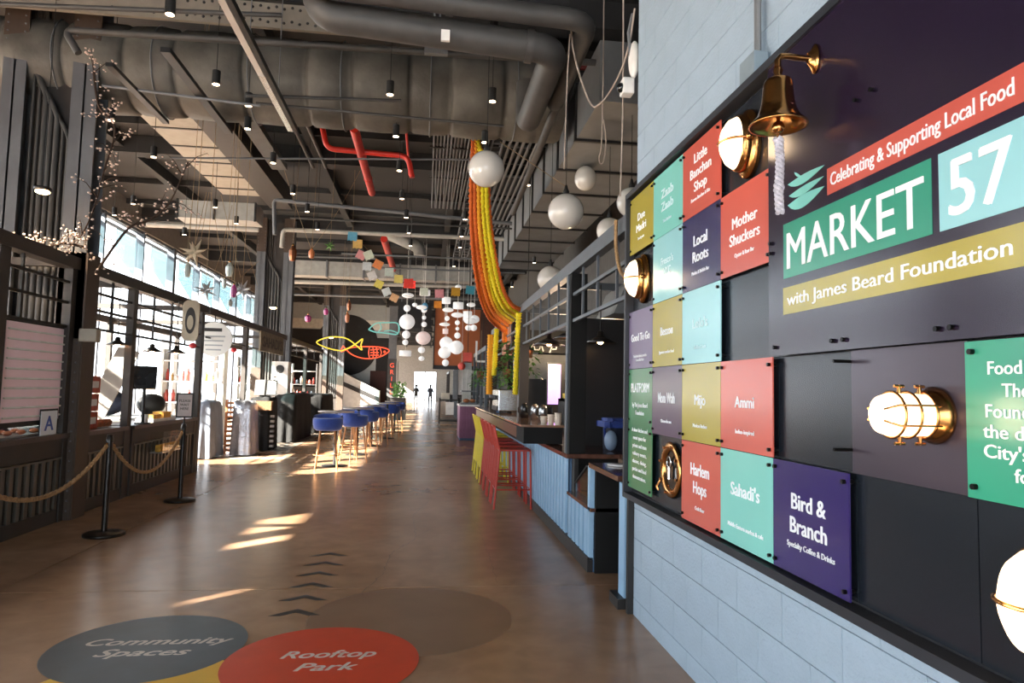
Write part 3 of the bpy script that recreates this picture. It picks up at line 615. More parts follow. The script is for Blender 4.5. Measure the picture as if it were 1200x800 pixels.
# covered market carts ---------------------------------------------------
def drape(x0, x1, y0, y1, z, mat, name, label, flare=.12, amp=.05, sk=0., nn=64, seed=1, top=.04):
    rnd = random.Random(seed); ph = [rnd.uniform(0, 6.28) for _ in range(6)]; fr = [rnd.randint(4, 13) for _ in range(6)]
    cx, cy = (x0+x1)/2, (y0+y1)/2; hx_, hy_ = (x1-x0)/2, (y1-y0)/2; vs = []; fs = []; rows = 12
    for r_ in range(rows+1):
        t_ = r_/rows
        for k in range(nn):
            a = 2*pi*k/nn; ca, sa = cos(a), sin(a); m_ = max(abs(ca), abs(sa))**.75; ux_, uy_ = ca/m_, sa/m_
            wv = sum(sin(fr[i]*a+ph[i]) for i in range(3))/3
            if t_ < .35: q = t_/.35; s_ = q*1.0; zz = z+top*(1-q)+.02*sin(5*a+ph[3])*q
            else: q = (t_-.35)/.65; s_ = 1+flare*q+amp*q*wv*1.6; zz = z*(1-q)+.02+.02*wv*q
            vs.append((cx+ux_*hx_*s_+sk*q*(t_ >= .35), cy+uy_*hy_*s_, max(.005, zz)))
    for r_ in range(rows):
        for k in range(nn): fs.append((r_*nn+k, r_*nn+(k+1) % nn, (r_+1)*nn+(k+1) % nn, (r_+1)*nn+k))
    b = B(); b.add(vs, fs, True); return tag(b.build(name, mat), label, 'cover')
SHEET = M('grey_blue_sheet', '#6f7784', .8, 0, .15, 6, .3, 14); SILV = M('silver_tarp', '#b7b9c2', .28, .75, .15, 5, .8, 12); BLKT = M('black_tarp', '#0b0b0c', .85, 0, .2, 6, .6, 10)
drape(-4.62, -4.2, 14.2, 15.0, 1.12, SHEET, 'dust_sheet', 'grey blue dust sheet draped over a cart by the large kiosk post', seed=2, amp=.08, flare=.35)
drape(-3.98, -3.6, 14.9, 15.5, 1.12, SILV, 'silver_cover', 'crinkled silver tarp over a narrow cart', seed=4, amp=.1, flare=.22)
drape(-3.9, -3.45, 15.9, 16.8, 1.18, BLKT, 'black_cover', 'black tarp cover right of the silver one', seed=5)
drape(-3.95, -3.35, 18.4, 21.0, 1.25, BLKT, 'black_cover', 'long black tarp over the tables before the second column', seed=6)
drape(-4.0, -3.2, 22.0, 24.8, 1.2, BLKT, 'black_cover', 'farthest black tarp behind the first blue stool', seed=9)
WOOD = M('warm_wood', '#a8683a', .5, 0, .3, 8)
t = thing('wooden_rack', 'slatted warm wooden rack between the grey and silver covers', 'rack', (-4.07, 15.3, 0))
for xx in (-4.2, -3.97): B().bx(xx-.02, xx+.02, 15.25, 15.3, 0, 1.15).build('upright', WOOD, t)
for k in range(11): B().bx(-4.2, -3.97, 15.22, 15.5, .06+.1*k, .1+.1*k).build('slat', WOOD, t)
t = thing('menu_easel', 'small open menu stand with two pale pages on the black cover', 'menu', (-3.62, 16.3, 1.22))
for s in (-1, 1): 
    B().cb((-3.62+s*.13, 16.2, 1.42), (.23, .02, .36), Matrix.Rotation(radians(-14), 3, 'X') @ Matrix.Rotation(radians(s*6), 3, 'Z')).build('page_frame', BLK, t)
    B().cb((-3.62+s*.13, 16.186, 1.42), (.18, .01, .30), Matrix.Rotation(radians(-14), 3, 'X') @ Matrix.Rotation(radians(s*6), 3, 'Z')).build('page', M('page_grey', '#b4b6ae', .6), t)
t = thing('basket', 'brown wicker basket beneath the menu stand', 'basket', (-3.5, 16.3, .95)); B().bx(-3.75, -3.38, 15.75, 15.9, .92, 1.12).build('basket_body', M('wicker', '#6b4c30', .8, 0, .5, 40, .8, 40), t)
for k in range(7): B().bx(-3.42, -3.34, 15.86, 15.95, .1+.11*k, .15+.11*k).build('crate_slat', M('grey_crate', '#8c8a86', .6), t)
t = thing('white_shelf_unit', 'white shelf unit with a round emblem beside the second column', 'shelf unit', (-4.0, 18.3, 0)); B().bx(-4.0, -3.6, 18.5, 18.9, 0, 2.1).build('cabinet', WHT, t)
B().lathe([(.001, 0), (.11, 0), (.11, .01), (.001, .01)], (-3.8, 18.49, 1.9), 20, Matrix.Rotation(pi/2, 3, 'X'), smooth=False).build('round_emblem', DARK, t)
for k in range(3): B().bx(-3.99, -3.9, 18.44, 18.5, 1.2+.25*k, 1.22+.25*k).build('ledge', DARK, t)
# back-of-kiosk shelving with goods (third and far kiosks)
ORD = ['first', 'second', 'third', 'fourth', 'fifth', 'sixth', 'seventh', 'eighth', 'ninth', 'tenth', 'eleventh', 'twelfth', 'thirteenth']
def shelfwall(x0, x1, y, label, seed, n=3):
    rnd = random.Random(seed); t = thing('goods_shelf', label, 'shelf', ((x0+x1)/2, y, 0))
    for s in (x0, x1): B().bx(s-.02, s+.02, y-.15, y+.15, 0, 2.3).build('upright', M('pale_frame', '#b9b9b6', .5), t)
    for k in range(n+1): B().bx(x0, x1, y-.15, y+.15, .5+k*.5, .53+k*.5).build('shelf_board', M('pale_frame'), t)
    cs = ['#d8d5d0', '#b5443a', '#e8e6e2', '#7c8c9a', '#cfa25c', '#3d4a5c', '#a2463e', '#c8c6c0']
    for k in range(n):
        xx = x0+.08; jn = 0
        while xx < x1-.08:
            ci = rnd.randrange(8); c = cs[ci]; h = rnd.uniform(.15, .34); wd = rnd.uniform(.07, .13)
            b = B(); b.lathe([(.001, 0), (wd*.45, 0), (wd*.45, h*.7), (wd*.2, h*.82), (wd*.2, h), (.001, h)], (0, 0, 0), 10)
            o = b.build('jar', M('jar_'+c[1:], c, .3, n=0)); o.location = (xx, y-.02, .53+k*.5); o['category'] = 'jar'; o['label'] = ['off white', 'brick red', 'white', 'blue grey', 'tan', 'navy', 'dull red', 'light grey'][ci]+' jar, %s from left on the %s board, %s' % (ORD[jn], ['low', 'middle', 'top'][k], label); jn += 1; o['group'] = 'jars on the '+label
            xx += wd+.03
    return t
shelfwall(-6.3, -4.9, 17.5, 'pale shelf in third kiosk', 3)
shelfwall(-5.6, -4.4, 21.4, 'pale shelf in far kiosk', 5); shelfwall(-5.0, -4.1, 26.6, 'pale shelf beyond far kiosk', 8)
# blue tub stools and round bar tables --------------------------------------
BLUE = M('royal_blue_velvet', '#27479a', .85, 0, .12, 30, sheen=.4); LEGW = M('brass_leg', '#b07c50', .35, .3, .1); TTOP = M('pale_table_top', '#b9b2ae', .3)
def tub_proto():
    t = thing('tub_stool', 'nearest blue tub bar stool with splayed copper legs', 'stool', (0, 0, 0), group='blue tub stools along the aisle')
    B().lathe([(.001, .70), (.20, .70), (.245, .735), (.262, .82), (.262, .91), (.235, .925), (.225, .90), (.001, .885)], (0, 0, 0), 32).build('seat', BLUE, t)
    n = 20; vs = []; fs = []          # wrap-round low back
    for k in range(n+1):
        a = radians(20+140*k/n); hgt = .965+.03*sin(pi*k/n)
        for (r_, z) in ((.265, .80), (.275, hgt-.02), (.255, hgt), (.232, hgt-.02), (.225, .88)): vs.append((r_*cos(a), r_*sin(a), z))
    for k in range(n):
        for q in range(4): fs.append((k*5+q, (k+1)*5+q, (k+1)*5+q+1, k*5+q+1))
    B().add(vs, fs, True).build('backrest', BLUE, t)
    for a in range(4):
        c, s_ = cos(pi/4+a*pi/2), sin(pi/4+a*pi/2); B().tube([(c*.17, s_*.17, .71), (c*.27, s_*.27, 0)], [.016, .011], 8).build('leg', LEGW, t)
    B().tube([(.235*cos(k*pi/12), .235*sin(k*pi/12), .27) for k in range(25)], .008, 6).build('foot_ring', LEGW, t)
    return t
def table_proto():
    t = thing('bar_table', 'round pale bar table behind the nearest blue stool', 'table', (0, 0, 0), group='round bar tables along the aisle')
    B().lathe([(.001, 1.0), (.33, 1.0), (.34, 1.012), (.33, 1.025), (.001, 1.025)], (0, 0, 0), 36).build('tabletop', TTOP, t)
    B().cyl((0, 0, .02), (0, 0, 1.0), .028, 14).build('pedestal', BLK, t); B().lathe([(.001, 0), (.24, 0), (.235, .012), (.03, .03), (.001, .03)], (0, 0, 0), 30).build('base', BLK, t)
    return t
ts_ = tub_proto(); tt = table_proto()
spots = [(-1.72, 12.62, .1), (-1.38, 13.9, 2.2), (-1.62, 14.85, .2), (-1.30, 15.9, 2.4), (-1.5, 17.2, 0), (-1.2, 18.2, 2.2), (-1.36, 19.6, .1), (-1.02, 21.0, 2.6), (-1.2, 22.4, .2), (-.95, 24.0, 0)]
names_ = ['second', 'third', 'fourth', 'fifth', 'sixth', 'seventh', 'eighth', 'ninth', 'tenth']
for k, (x, y, a) in enumerate(spots):
    o = ts_ if k == 0 else tree(ts_, (x, y, 0), a, names_[k-1]+' blue tub stool from the camera in the aisle row')
    if k == 0: o.location = (x, y, 0); o.rotation_euler = (0, 0, a)
for k, (x, y) in enumerate(((-1.66, 13.25), (-1.46, 15.4), (-1.33, 17.7), (-1.1, 20.3), (-1.0, 23.2))):
    o = tt if k == 0 else tree(tt, (x, y, 0), 0, ['second', 'third', 'fourth', 'fifth'][k-1]+' round bar table from the camera in the aisle row')
    if k == 0: o.location = (x, y, 0)
# cafe chairs and tile floor under the third kiosk
til = struct(thing('tiled_floor', None, None, (-4.6, 20, 0), kind='structure'))
B().bx(-6.2, -3.1, 16, 27.6, 0, .006).build('tile_bed', M('tile_pale', '#a89a8a', .4), til)
TD = M('tile_dark', '#2c2622', .4); TBm = B().prism([(0, -.13), (.11, 0), (0, .13), (-.11, 0)], (0, 0, 0), (1, 0, 0), (0, 1, 0), .004).build('tile', TD, til); tme = TBm.data; bpy.data.objects.remove(TBm); KIDS[til.name].pop()
nt_ = 0
for j in range(44):
    for i in range(6):
        piece('tile', tme, (-3.25-i*.25-(.125 if j % 2 else 0), 16.1+j*.26, .0062), til); nt_ += 1
B().bx(-4.6, -2.6, 14.4, 14.75, 0, .004).build('tile_border', M('tile_pale'), til)
# hanging things over the left stalls
STR = M('jute_string', '#8f7c62', .9)
def star(loc, r, mat, label, top=6.3, n=12, seed=0):
    rnd = random.Random(seed); t = thing('star_lantern', label, 'lantern', loc); b = B(); c = Vector(loc)
    for k in range(n):
        z = 1-2*(k+.5)/n; a = k*2.39996; d = Vector((sqrt(1-z*z)*cos(a), sqrt(1-z*z)*sin(a), z)); b.tube([c+d*r*.15, c+d*r], [r*.2, .002], 4)
    b.build('star_points', mat, t); B().tube([c, (loc[0]+.03, loc[1], top)], .004, 5).build('string', STR, t)
PAP = M('paper_star', '#d8c6a8', .7, es=.0); MYL = M('silver_paper', '#c9cdd2', .35, .6)
star((-2.962, 9, 3.141), .19, PAP, 'large cream paper star lantern hanging over the second kiosk', seed=1)
star((-3.115, 10, 2.797), .16, MYL, 'pale silver star hanging left of the glass lanterns'); star((-2.75, 10.5, 2.883), .17, MYL, 'pale silver star hanging right of the glass lanterns')
def lantern(loc, mat, label, r=.05, h=.12, top=6.3, s=1):
    t = thing('glass_lantern', label, 'lantern', loc); x, y, z = loc
    B().lathe([(.001, -h), (r*.7, -h*.9), (r, -h*.3), (r, h*.4), (r*.5, h*.8), (r*.3, h)], loc, 8, smooth=False).build('lantern_body', mat, t)
    B().lathe([(r*.35, h), (r*.4, h*1.15), (.001, h*1.3)], loc, 8).build('cap', BRASS, t); B().tube([(x, y, z+h*1.3), (x+.05*s, y, top)], .003, 5).build('string', STR, t)
CLG = M('pale_glass', '#b9bfb6', .15, .2, n=0); MAG = M('magenta_glass', '#a33a78', .25, n=0); COP = M('copper', '#8f5a3c', .35, .8); ORG = M('orange_glass', '#c7794a', .35, n=0); GRN = M('leaf_green', '#4d7a34', .6, 0, .3, 20)
lantern((-2.667, 9.5, 3.022), CLG, 'clear faceted glass lantern at the top of its cluster', .05, .10); lantern((-2.781, 9.7, 2.862), CLG, 'small clear glass lantern left of the magenta one', .03, .07); lantern((-2.625, 9.6, 2.748), MAG, 'magenta glass lantern low in the cluster', .04, .09, s=-1)
lantern((-3.033, 9, 2.919), CLG, 'teardrop glass hanging under the big paper star', .04, .1); lantern((-2.733, 14, 4.124), COP, 'tall copper lantern hanging by the second column', .075, .16); lantern((-2.367, 14, 4.141), ORG, 'small orange lantern held by two long strings', .06, .1)
lantern((-3.739, 22, 3.586), MAG, 'magenta lantern hanging in front of the dark far wall', .10, .12, 6.3); lantern((-3.49, 24, 4.032), MAG, 'tiny magenta lantern by the third column', .08, .12, 6.3); lantern((-2.268, 20, 3.807), COP, 'small copper lantern hung left of the paper flags', .06, .15, 6.3); lantern((-2.303, 20, 3.459), ORG, 'small pinkish lantern below the copper one', .06, .15, 6.3); lantern((-2.773, 10, 2.629), CLG, 'clear wire hoop lantern above the round sign', .03, .05)
star((-2.005, 14, 4.315), .12, GRN, 'green star ornament hanging right of the orange lantern')
def string(a, b_, sag, label, r=.004, n=14): return tag(B().tube(catenary(a, b_, sag, n), r, 5).build('hanging_string', STR), label, 'string')
string((-2.566, 12, 5.264), (-2.371, 14, 4.228), .05, 'left string running down to the orange lantern'); string((-1.471, 14, 5.899), (-2.371, 14, 4.228), .1, 'right string running down to the orange lantern')
for k, (a, b_) in enumerate([((-2.857, 9, 3.93), (-3.01, 9, 2.877)), ((-2.983, 9.5, 4.067), (-2.918, 9, 3.099)), ((-2.961, 9.5, 4.068), (-2.771, 9.7, 2.886)), ((-2.827, 9.5, 4.041), (-2.545, 9.6, 2.939)), ((-2.705, 9.6, 3.934), (-2.797, 9.5, 3.201)), ((-2.659, 10, 3.648), (-2.534, 10.5, 2.956)), ((-2.758, 9.7, 3.539), (-2.902, 9.6, 2.959)), ((-2.545, 9.6, 2.939), (-2.418, 10, 3.242)), ((-3.02, 9, 3.865), (-3.052, 9, 3.093)), ((-2.621, 9.6, 3.583), (-2.618, 9.6, 2.819))]):
    tag(B().tube([a, b_], .0035, 5).build('hanging_string', STR), ['first', 'second', 'third', 'fourth', 'fifth', 'sixth', 'seventh', 'eighth', 'ninth', 'tenth'][k]+' slack tan string in the tangle around the star and glass lanterns', 'string', 'strings over the left stalls')
# ------------------------------------------------------------------ bar kiosk on the right
BLUEC = M('sky_blue_slat_paint', '#8fb4d2', .5, 0, .04, 4); TOPW = M('dark_red_stone_top', '#5a3d33', .14, 0, .35, 14, coat=.5); INK = M('black_interior', '#050505', .9)
BX = 1.40
t = thing('bar_counter', 'long bar counter with vertical sky blue slats and a dark polished stone top', 'counter', (1.9, 9.5, 0))
B().bx(1.37, 2.15, 6.55, 14.8, .845, .89).build('countertop', TOPW, t, bevel=.004)
B().bx(1.44, 2.1, 6.6, 14.8, 0, .845).build('carcass', INK, t)
B().bx(1.425, 1.44, 6.62, 14.8, 0, .845).build('front_panel', M('blue_backing', '#3f5e7d', .7), t)
B().bx(1.375, 1.42, 5.66, 14.8, 0, .12).build('kick_rail', DARK, t)
B().bx(1.10, 1.54, 7.6, 14.8, .90, 1.085).build('raised_bar_front', INK, t); B().bx(1.07, 1.56, 7.58, 14.8, 1.085, 1.11).build('raised_bar_top', M('pale_brown_stone_top', '#8a6a56', .12, 0, .25, 16, coat=.6), t, bevel=.003)
B().bx(1.095, 1.1, 8.2, 14.8, .93, 1.06).build('bar_fascia', M('brown_fascia', '#5f4234', .3), t)
me = None
y = 6.70
while y < 14.7:
    if me is None: o = B().bx(1.388, 1.412, y-.055, y+.055, .12, .845).build('slat', BLUEC, t); me = o.data
    else: piece('slat', me, (1.40, y, .12), t)
    y += .165
# service end with the glass display
t = thing('service_end', 'low end of the bar kiosk with blue slats below a slanted glass display', 'counter', (1.7, 5.9, 0))
me = None; y = 5.80
while y < 6.6:
    if me is None: o = B().bx(1.388, 1.412, y-.055, y+.055, .12, .50).build('slat', BLUEC, t); me = o.data
    else: piece('slat', me, (1.40, y, .12), t)
    y += .165
B().bx(1.425, 1.44, 5.66, 6.6, 0, .50).build('front_panel', M('blue_backing'), t)
B().bx(1.39, 1.43, 5.66, 5.74, .1, .87).build('end_board', BLUEC, t)
B().bx(1.39, 2.0, 5.62, 6.6, .50, .53).build('display_shelf', M('dark_red_stone_top'), t)
B().bx(1.44, 1.48, 6.5, 6.6, .5, .845).build('stile', BLK, t); B().bx(1.9, 1.92, 5.66, 6.6, .5, .845).build('display_back', M('display_beige', '#8a7560', .5), t)
B().prism([(0, 0), (.72, 0), (.72, .30), (.45, .30), (0, .1)], (1.45, 6.45, .53), (0, -1, 0), SZ, .006).build('glass_panel', SGL, t)
B().tube([(1.44, 6.45, .63), (1.44, 6.0, .835), (1.44, 5.72, .835)], .008, 6).build('glass_edge', BLK, t)
B().bx(1.38, 2.6, 4.80, 5.68, .86, .90).build('end_countertop', M('dark_red_stone_top'), t, bevel=.003)
B().bx(1.41, 1.43, 4.72, 4.86, .04, .85).build('end_slat', BLUEC, t); B().bx(1.36, 1.44, 4.70, 4.92, 0, .07).build('end_foot', DARK, t)
B().bx(1.75, 1.77, 4.86, 5.66, 0, .86).bx(1.43, 1.75, 5.62, 5.65, 0, .86).build('cabinet_side', INK, t)
B().bx(1.9, 2.7, 4.8, 7.3, .855, .885).build('back_countertop', M('dark_red_stone_top'), t)
tag(B().lathe([(.001, 0), (.09, 0), (.10, .004), (.10, .012), (.001, .008)], (1.58, 5.45, .901), 24).build('plate', M('glossy_white', '#dfe0e0', .2)), 'small white plate on the end countertop of the bar kiosk', 'plate')
# frame of the bar kiosk
FR = M('kiosk_frame_grey', '#565c63', .45, .3, .1)
t = thing('bar_kiosk_frame', 'grey steel frame with rails above the bar kiosk', 'kiosk', (1.43, 7.5, 0))
B().bx(1.39, 1.47, 4.66, 14.9, 2.66, 2.78).build('header_beam', FR, t)
for z in (2.45, 2.19): B().bx(1.415, 1.445, 4.66, 14.8, z-.015, z+.015).build('rail', FR, t)
for y in (5.05, 5.65, 6.2, 7.4, 8.0, 8.6, 9.2, 9.8, 10.9, 11.6, 12.3, 13.0): B().bx(1.42, 1.44, y-.012, y+.012, 2.19, 2.66).build('baluster', FR, t)
B().bx(1.385, 1.40, 6.66, 6.74, .89, 2.66).build('post_face', FR, t); B().bx(1.40, 1.56, 6.57, 6.73, .89, 2.66).build('post', INK, t)
B().bx(1.38, 1.52, 10.1, 10.3, 1.11, 2.66).build('post', DKB, t); B().bx(1.38, 1.52, 14.7, 14.9, 0, 2.66).build('post', DKB, t)
B().bx(3.3, 3.38, 4.66, 14.9, 2.6, 2.7).build('back_beam', FR, t)
for y in (7.6, 10.2, 14.8): B().bx(1.47, 3.3, y-.03, y+.03, 2.66, 2.74).build('cross_beam', FR, t)
# dark partition and grey hood box
t = thing('dark_partition', 'large flat dark grey partition panel standing on the bar counter', 'partition', (2.5, 7.62, .89))
B().bx(1.70, 3.7, 7.60, 7.66, .89, 2.33).build('panel', M('charcoal_laminate', '#242324', .4, 0, .15, 1.5), t)
t = thing('grey_hood', 'pale grey panelled hood box above the dark partition', 'hood', (2.9, 8.0, 2.33)); 
B().prism([(0, 0), (1.7, 0), (1.7, .62), (.25, .42), (.12, .3)], (1.98, 7.9, 2.34), (1, 0, 0), SZ, .8).build('hood_body', M('hood_grey', '#8f9496', .45, .2), t)
for k in range(9): B().bx(2.15+.17*k, 2.155+.17*k, 7.095, 7.1, 2.35, 2.72).build('panel_seam', M('hood_seam', '#6f7476', .6), t)
wb = struct(B().bx(3.75, 4.0, 4.6, 80, 0, 6.35).build('wall_bar', M('bar_wall_paint', '#4a4744', .8)))
B().bx(1.8, 3.75, 4.62, 4.72, 0, 6.35).build('wall_panel', M('bar_wall_paint'), wb)
# blue folded bag on the counter
t = thing('blue_bag', 'royal blue folded bag slumped on the counter by the dark partition', 'bag', (2.1, 7.0, .89))
R_ = Matrix.Rotation(radians(-8), 3, 'Z')
b = B(); n = 18
NB = M('navy_pile', '#141a2c', .8)
b2 = B(); P = rrect(.62, .36, .07); b2.prism([(q[0], q[1]+.01*cos(i*2.1)) for i, q in enumerate(P)], (2.22, 7.12, .89), (1, 0, 0), (0, 1, 0), .24); b2.build('folded_pile', NB, t)
for (zz0, zz1, sx_, sy_) in ((.24, .30, .34, .20), (.30, .335, .30, .16)):
    P = rrect(sx_*2, sy_*2, .08); b.prism([(q[0]+.02*sin(i*1.7), q[1]+.015*cos(i*2.3)) for i, q in enumerate(P)], (2.18, 7.05, .89+zz0), (1, 0, 0), (0, 1, 0), zz1-zz0)
b.build('bag_body', M('bag_blue', '#1f3a86', .6, 0, .3, 12, .5, 12), t); B().tube([(1.86, 6.93, .98), (1.83, 6.88, 1.12), (1.93, 6.86, 1.2), (2.05, 6.9, 1.17)], .014, 7).build('strap', M('bag_blue'), t)
B().ball((1.90, 6.88, 1.0), .07, 12, 8, 1.5).build('clear_wrap', M('clear_wrap', '#8ea4c0', .2), t)
# stacked cups, machines and goods behind the bar
for k, (x, y, h) in enumerate(((1.47, 7.95, .1), (1.51, 7.72, .12), (1.42, 8.15, .08))):
    t = thing('cup_stack', ['left stack of cream paper cups beside the black kiosk post', 'right stack of cream paper cups beside the black kiosk post', 'short stack of cream paper cups behind the other two'][k], 'cups', (x, y, 1.11))
    for q in range(int(h/.03)): B().lathe([(.032, 0), (.042, .045), (.045, .05), (.04, .05), (.03, .002)], (x, y, 1.11+q*.028), 14).build('cup', M('cream_paper', '#cfc3b4', .6), t)
STE = M('brushed_steel', '#a7aaad', .25, .9, .1)
t = thing('espresso_machine', 'steel espresso machine on the raised bar by the yellow garland post', 'machine', (1.35, 11.6, 1.11))
B().bx(1.18, 1.54, 11.1, 12.1, 1.14, 1.5).build('body', STE, t, bevel=.02); B().bx(1.16, 1.2, 11.15, 12.05, 1.15, 1.22).build('drip_tray', BLK, t)
for yy in (11.3, 11.6, 11.9): B().cyl((1.16, yy, 1.33), (1.16, yy, 1.40), .035, 12).tube([(1.16, yy, 1.34), (1.06, yy, 1.32)], .012, 7).build('group_head', BLK, t)
for xx in (1.22, 1.5):
    for yy in (11.15, 12.05): B().cyl((xx, yy, 1.11), (xx, yy, 1.14), .02, 8).build('foot', BLK, t)
t = thing('back_counter', 'dark back shelf behind the bar carrying yellow boxes and kettles', 'shelf', (2.6, 10.6, 0)); B().bx(2.05, 3.3, 9.9, 10.5, 1.34, 1.38).bx(2.05, 3.3, 9.9, 10.5, .75, .79).build('shelf_board', BLK, t)
for xx in (2.07, 3.27): B().bx(xx-.02, xx+.02, 9.9, 10.5, 0, 1.38).build('upright', BLK, t)
YEL = M('signal_yellow', '#d8b822', .5)
for k, (x, w_, h, l) in enumerate(((2.13, .14, .08, 'flat yellow box at the left end of the back shelf'), (2.42, .26, .11, 'long yellow box in the middle of the back shelf'), (2.92, .17, .16, 'tall yellow box at the right end of the back shelf'))):
    tag(B().bx(x-w_/2, x+w_/2, 9.95, 10.2, 1.38, 1.38+h).build('yellow_box', YEL, bevel=.006), l, 'box')
for k, (x, l) in enumerate(((1.38, 'steel kettle nearest the garland post behind the bar'), (1.46, 'steel canister right of the first kettle behind the bar'), (1.50, 'third steel vessel behind the bar, by the post'))):
    t = thing('steel_kettle', l, 'kettle', (x, 9.5-.42*k, 1.11)); y = 9.5-.42*k; B().lathe([(.001, 0), (.06, 0), (.055, .15), (.04, .19), (.015, .2), (.001, .21)], (x, y, 1.11), 18).build('kettle_body', STE if k else M('black_gloss', '#15171a', .2), t)
    B().tube([(x-.05, y, 1.15), (x-.09, y, 1.19), (x-.09, y, 1.25), (x-.04, y, 1.28)], .007, 6).build('handle', BLK, t)
t = thing('standing_screen', 'tall lit lilac screen standing behind the bar', 'screen', (2.35, 12.2, 0)); B().bx(2.17, 2.50, 12.2, 12.26, 1.2, 2.0).bx(2.28, 2.38, 12.2, 12.26, 0, 1.2).build('frame', BLK, t)
B().bx(2.19, 2.42, 12.19, 12.2, 1.25, 1.97).build('display', M('lilac_display', '#b48ad0', .4, 0, .25, 6, es=.9, ec='#c79ae6'), t)
t = thing('bulkhead_wall', 'pale grey bulkhead panel above the back bar', 'panel', (2.7, 13.4, 1.75)); B().bx(1.7, 3.7, 13.3, 13.4, 1.72, 2.2).build('panel', M('pale_plaster', '#a3a29b', .7), t); B().bx(1.7, 3.7, 13.32, 13.4, 0, 1.72).build('lower_panel', M('slate_panel', '#3d3e40', .6), t)
t = thing('script_sign', 'black hanging sign with white brush script behind the bar', 'sign', (2.2, 12.6, 2.2)); B().bx(1.75, 2.9, 12.6, 12.64, 2.2, 2.62).build('board', BLK, t)
B().tube([(1.80, 12.58, 2.22), (1.86, 12.58, 2.36), (1.90, 12.58, 2.24), (1.97, 12.58, 2.36), (2.0, 12.58, 2.25), (2.08, 12.58, 2.25), (2.12, 12.58, 2.36), (2.16, 12.58, 2.22)], .016, 6).tube([(2.28, 12.58, 2.2), (2.34, 12.58, 2.38), (2.42, 12.58, 2.36), (2.40, 12.58, 2.27), (2.33, 12.58, 2.27)], .016, 6).build('script', WHT, t)
pendant((1.60, 10.9, 2.13), 'small pendant lamp furthest left over the bar', .14, 6.1); pendant((1.62, 9.0, 2.10), 'left wide pendant lamp over the bar beside the black post', .22, 2.66)
pendant((1.78, 8.3, 2.14), 'middle wide pendant lamp over the bar', .24, 2.66); pendant((1.86, 7.2, 2.02), 'rightmost pendant lamp, right of the black kiosk post', .18, 2.66)
point('bar_fill_light', (2.4, 9.0, 1.95), 30, r=.1); point('bar_fill_light', (2.3, 11.8, 2.0), 30, r=.1)  # fill points added to brighten the back bar, no fixture here
# wire bar stools --------------------------------------------------------
RDM = M('stool_red', '#b52d1a', .4, n=0); YLM = M('stool_yellow', '#d8c22c', .4, n=0)
def bar_stool(mat, label):
    t = thing('bar_stool', label, 'stool', (0, 0, 0))       # backrest on -x side, seat towards +x
    B().prism(rrect(.40, .42, .05), (.0, 0, .725), (1, 0, 0), (0, 1, 0), .016).build('seat', mat, t)
    b = B(); b.tube([(-.19, -.2, .73), (.19, -.2, .73), (.19, .2, .73), (-.19, .2, .73), (-.19, -.2, .73)], .012, 6); b.build('seat_frame', mat, t)
    for sy in (-1, 1):
        B().tube([(-.20, sy*.20, .72), (-.26, sy*.205, 0)], .013, 7).build('leg', mat, t); B().tube([(.19, sy*.20, .72), (.21, sy*.205, 0)], .013, 7).build('leg', mat, t)
    b = B(); 
    for z, e in ((.24, .0),): b.tube([(-.24, -.2, z), (.20, -.2, z), (.20, .2, z), (-.24, .2, z), (-.24, -.2, z)], .010, 6)
    b.build('foot_rail', mat, t)
    B().tube([(-.20, -.20, .72), (-.27, -.21, 1.0), (-.275, -.19, 1.03), (-.275, .19, 1.03), (-.27, .21, 1.0), (-.20, .20, .72)], .012, 7).build('back_frame', mat, t)
    for k in range(6): yy = -.15+.06*k; B().tube([(-.195, yy, .72), (-.235, yy, .86), (-.272, yy, 1.03)], .0052, 6).build('back_wire', mat, t)
    for k in range(5): yy = -.14+.07*k; B().tube([(-.205, yy, .72), (-.24, yy, .24)], .0045, 6).build('lower_wire', mat, t)
    return t
rs = bar_stool(RDM, 'nearest red wire bar stool at the raised bar'); ys_ = bar_stool(YLM, 'yellow wire bar stool next to the red ones')
for k, y in enumerate((8.83, 9.42, 10.01, 10.6)):
    o = rs if k == 0 else tree(rs, None, None, ['second', 'third', 'fourth and last'][k-1]+' red wire bar stool from the camera', 'red bar stools')
    o.location = (1.15, y, 0); o['group'] = 'red bar stools'
for k, y in enumerate((11.25, 11.85, 12.45)):
    o = ys_ if k == 0 else tree(ys_, None, None, ['second', 'farthest'][k-1]+' yellow wire bar stool at the raised bar', 'yellow bar stools')
    o.location = (1.15, y, 0); o['group'] = 'yellow bar stools'
# garlands ---------------------------------------------------------------
import colorsys
GO = M('garland_orange', '#d9731c', .8, 0, .3, 60); GDO = M('garland_deep_orange', '#c85c1a', .8, 0, .3, 60); GY = M('garland_yellow', '#d9c415', .8, 0, .3, 60); GYO = M('garland_amber', '#e09a1c', .8, 0, .3, 60)
LP_ = [(0.562, 9.6, 5.053), (0.559, 9.7, 4.458), (0.581, 9.8, 3.856), (0.666, 10.1, 3.323), (0.814, 10.7, 2.918), (1.034, 11.4, 2.67), (1.359, 12.2, 2.544)]
RP_ = [(0.635, 9.6, 5.058), (0.782, 9.6, 4.628), (0.834, 9.6, 4.008), (0.93, 9.7, 3.475), (1.075, 9.9, 3.014), (1.244, 10.1, 2.78), (1.415, 10.2, 2.707)]
def spline(P, n):
    P = [Vector(p) for p in P]; Q = []
    for i in range(len(P)-1):
        p0, p1, p2, p3 = P[max(i-1, 0)], P[i], P[i+1], P[min(i+2, len(P)-1)]
        for k in range(n):
            t_ = k/n; Q.append(.5*((2*p1)+(-p0+p2)*t_+(2*p0-5*p1+4*p2-p3)*t_*t_+(-p0+3*p1-3*p2+p3)*t_**3))
    Q.append(P[-1]); return Q
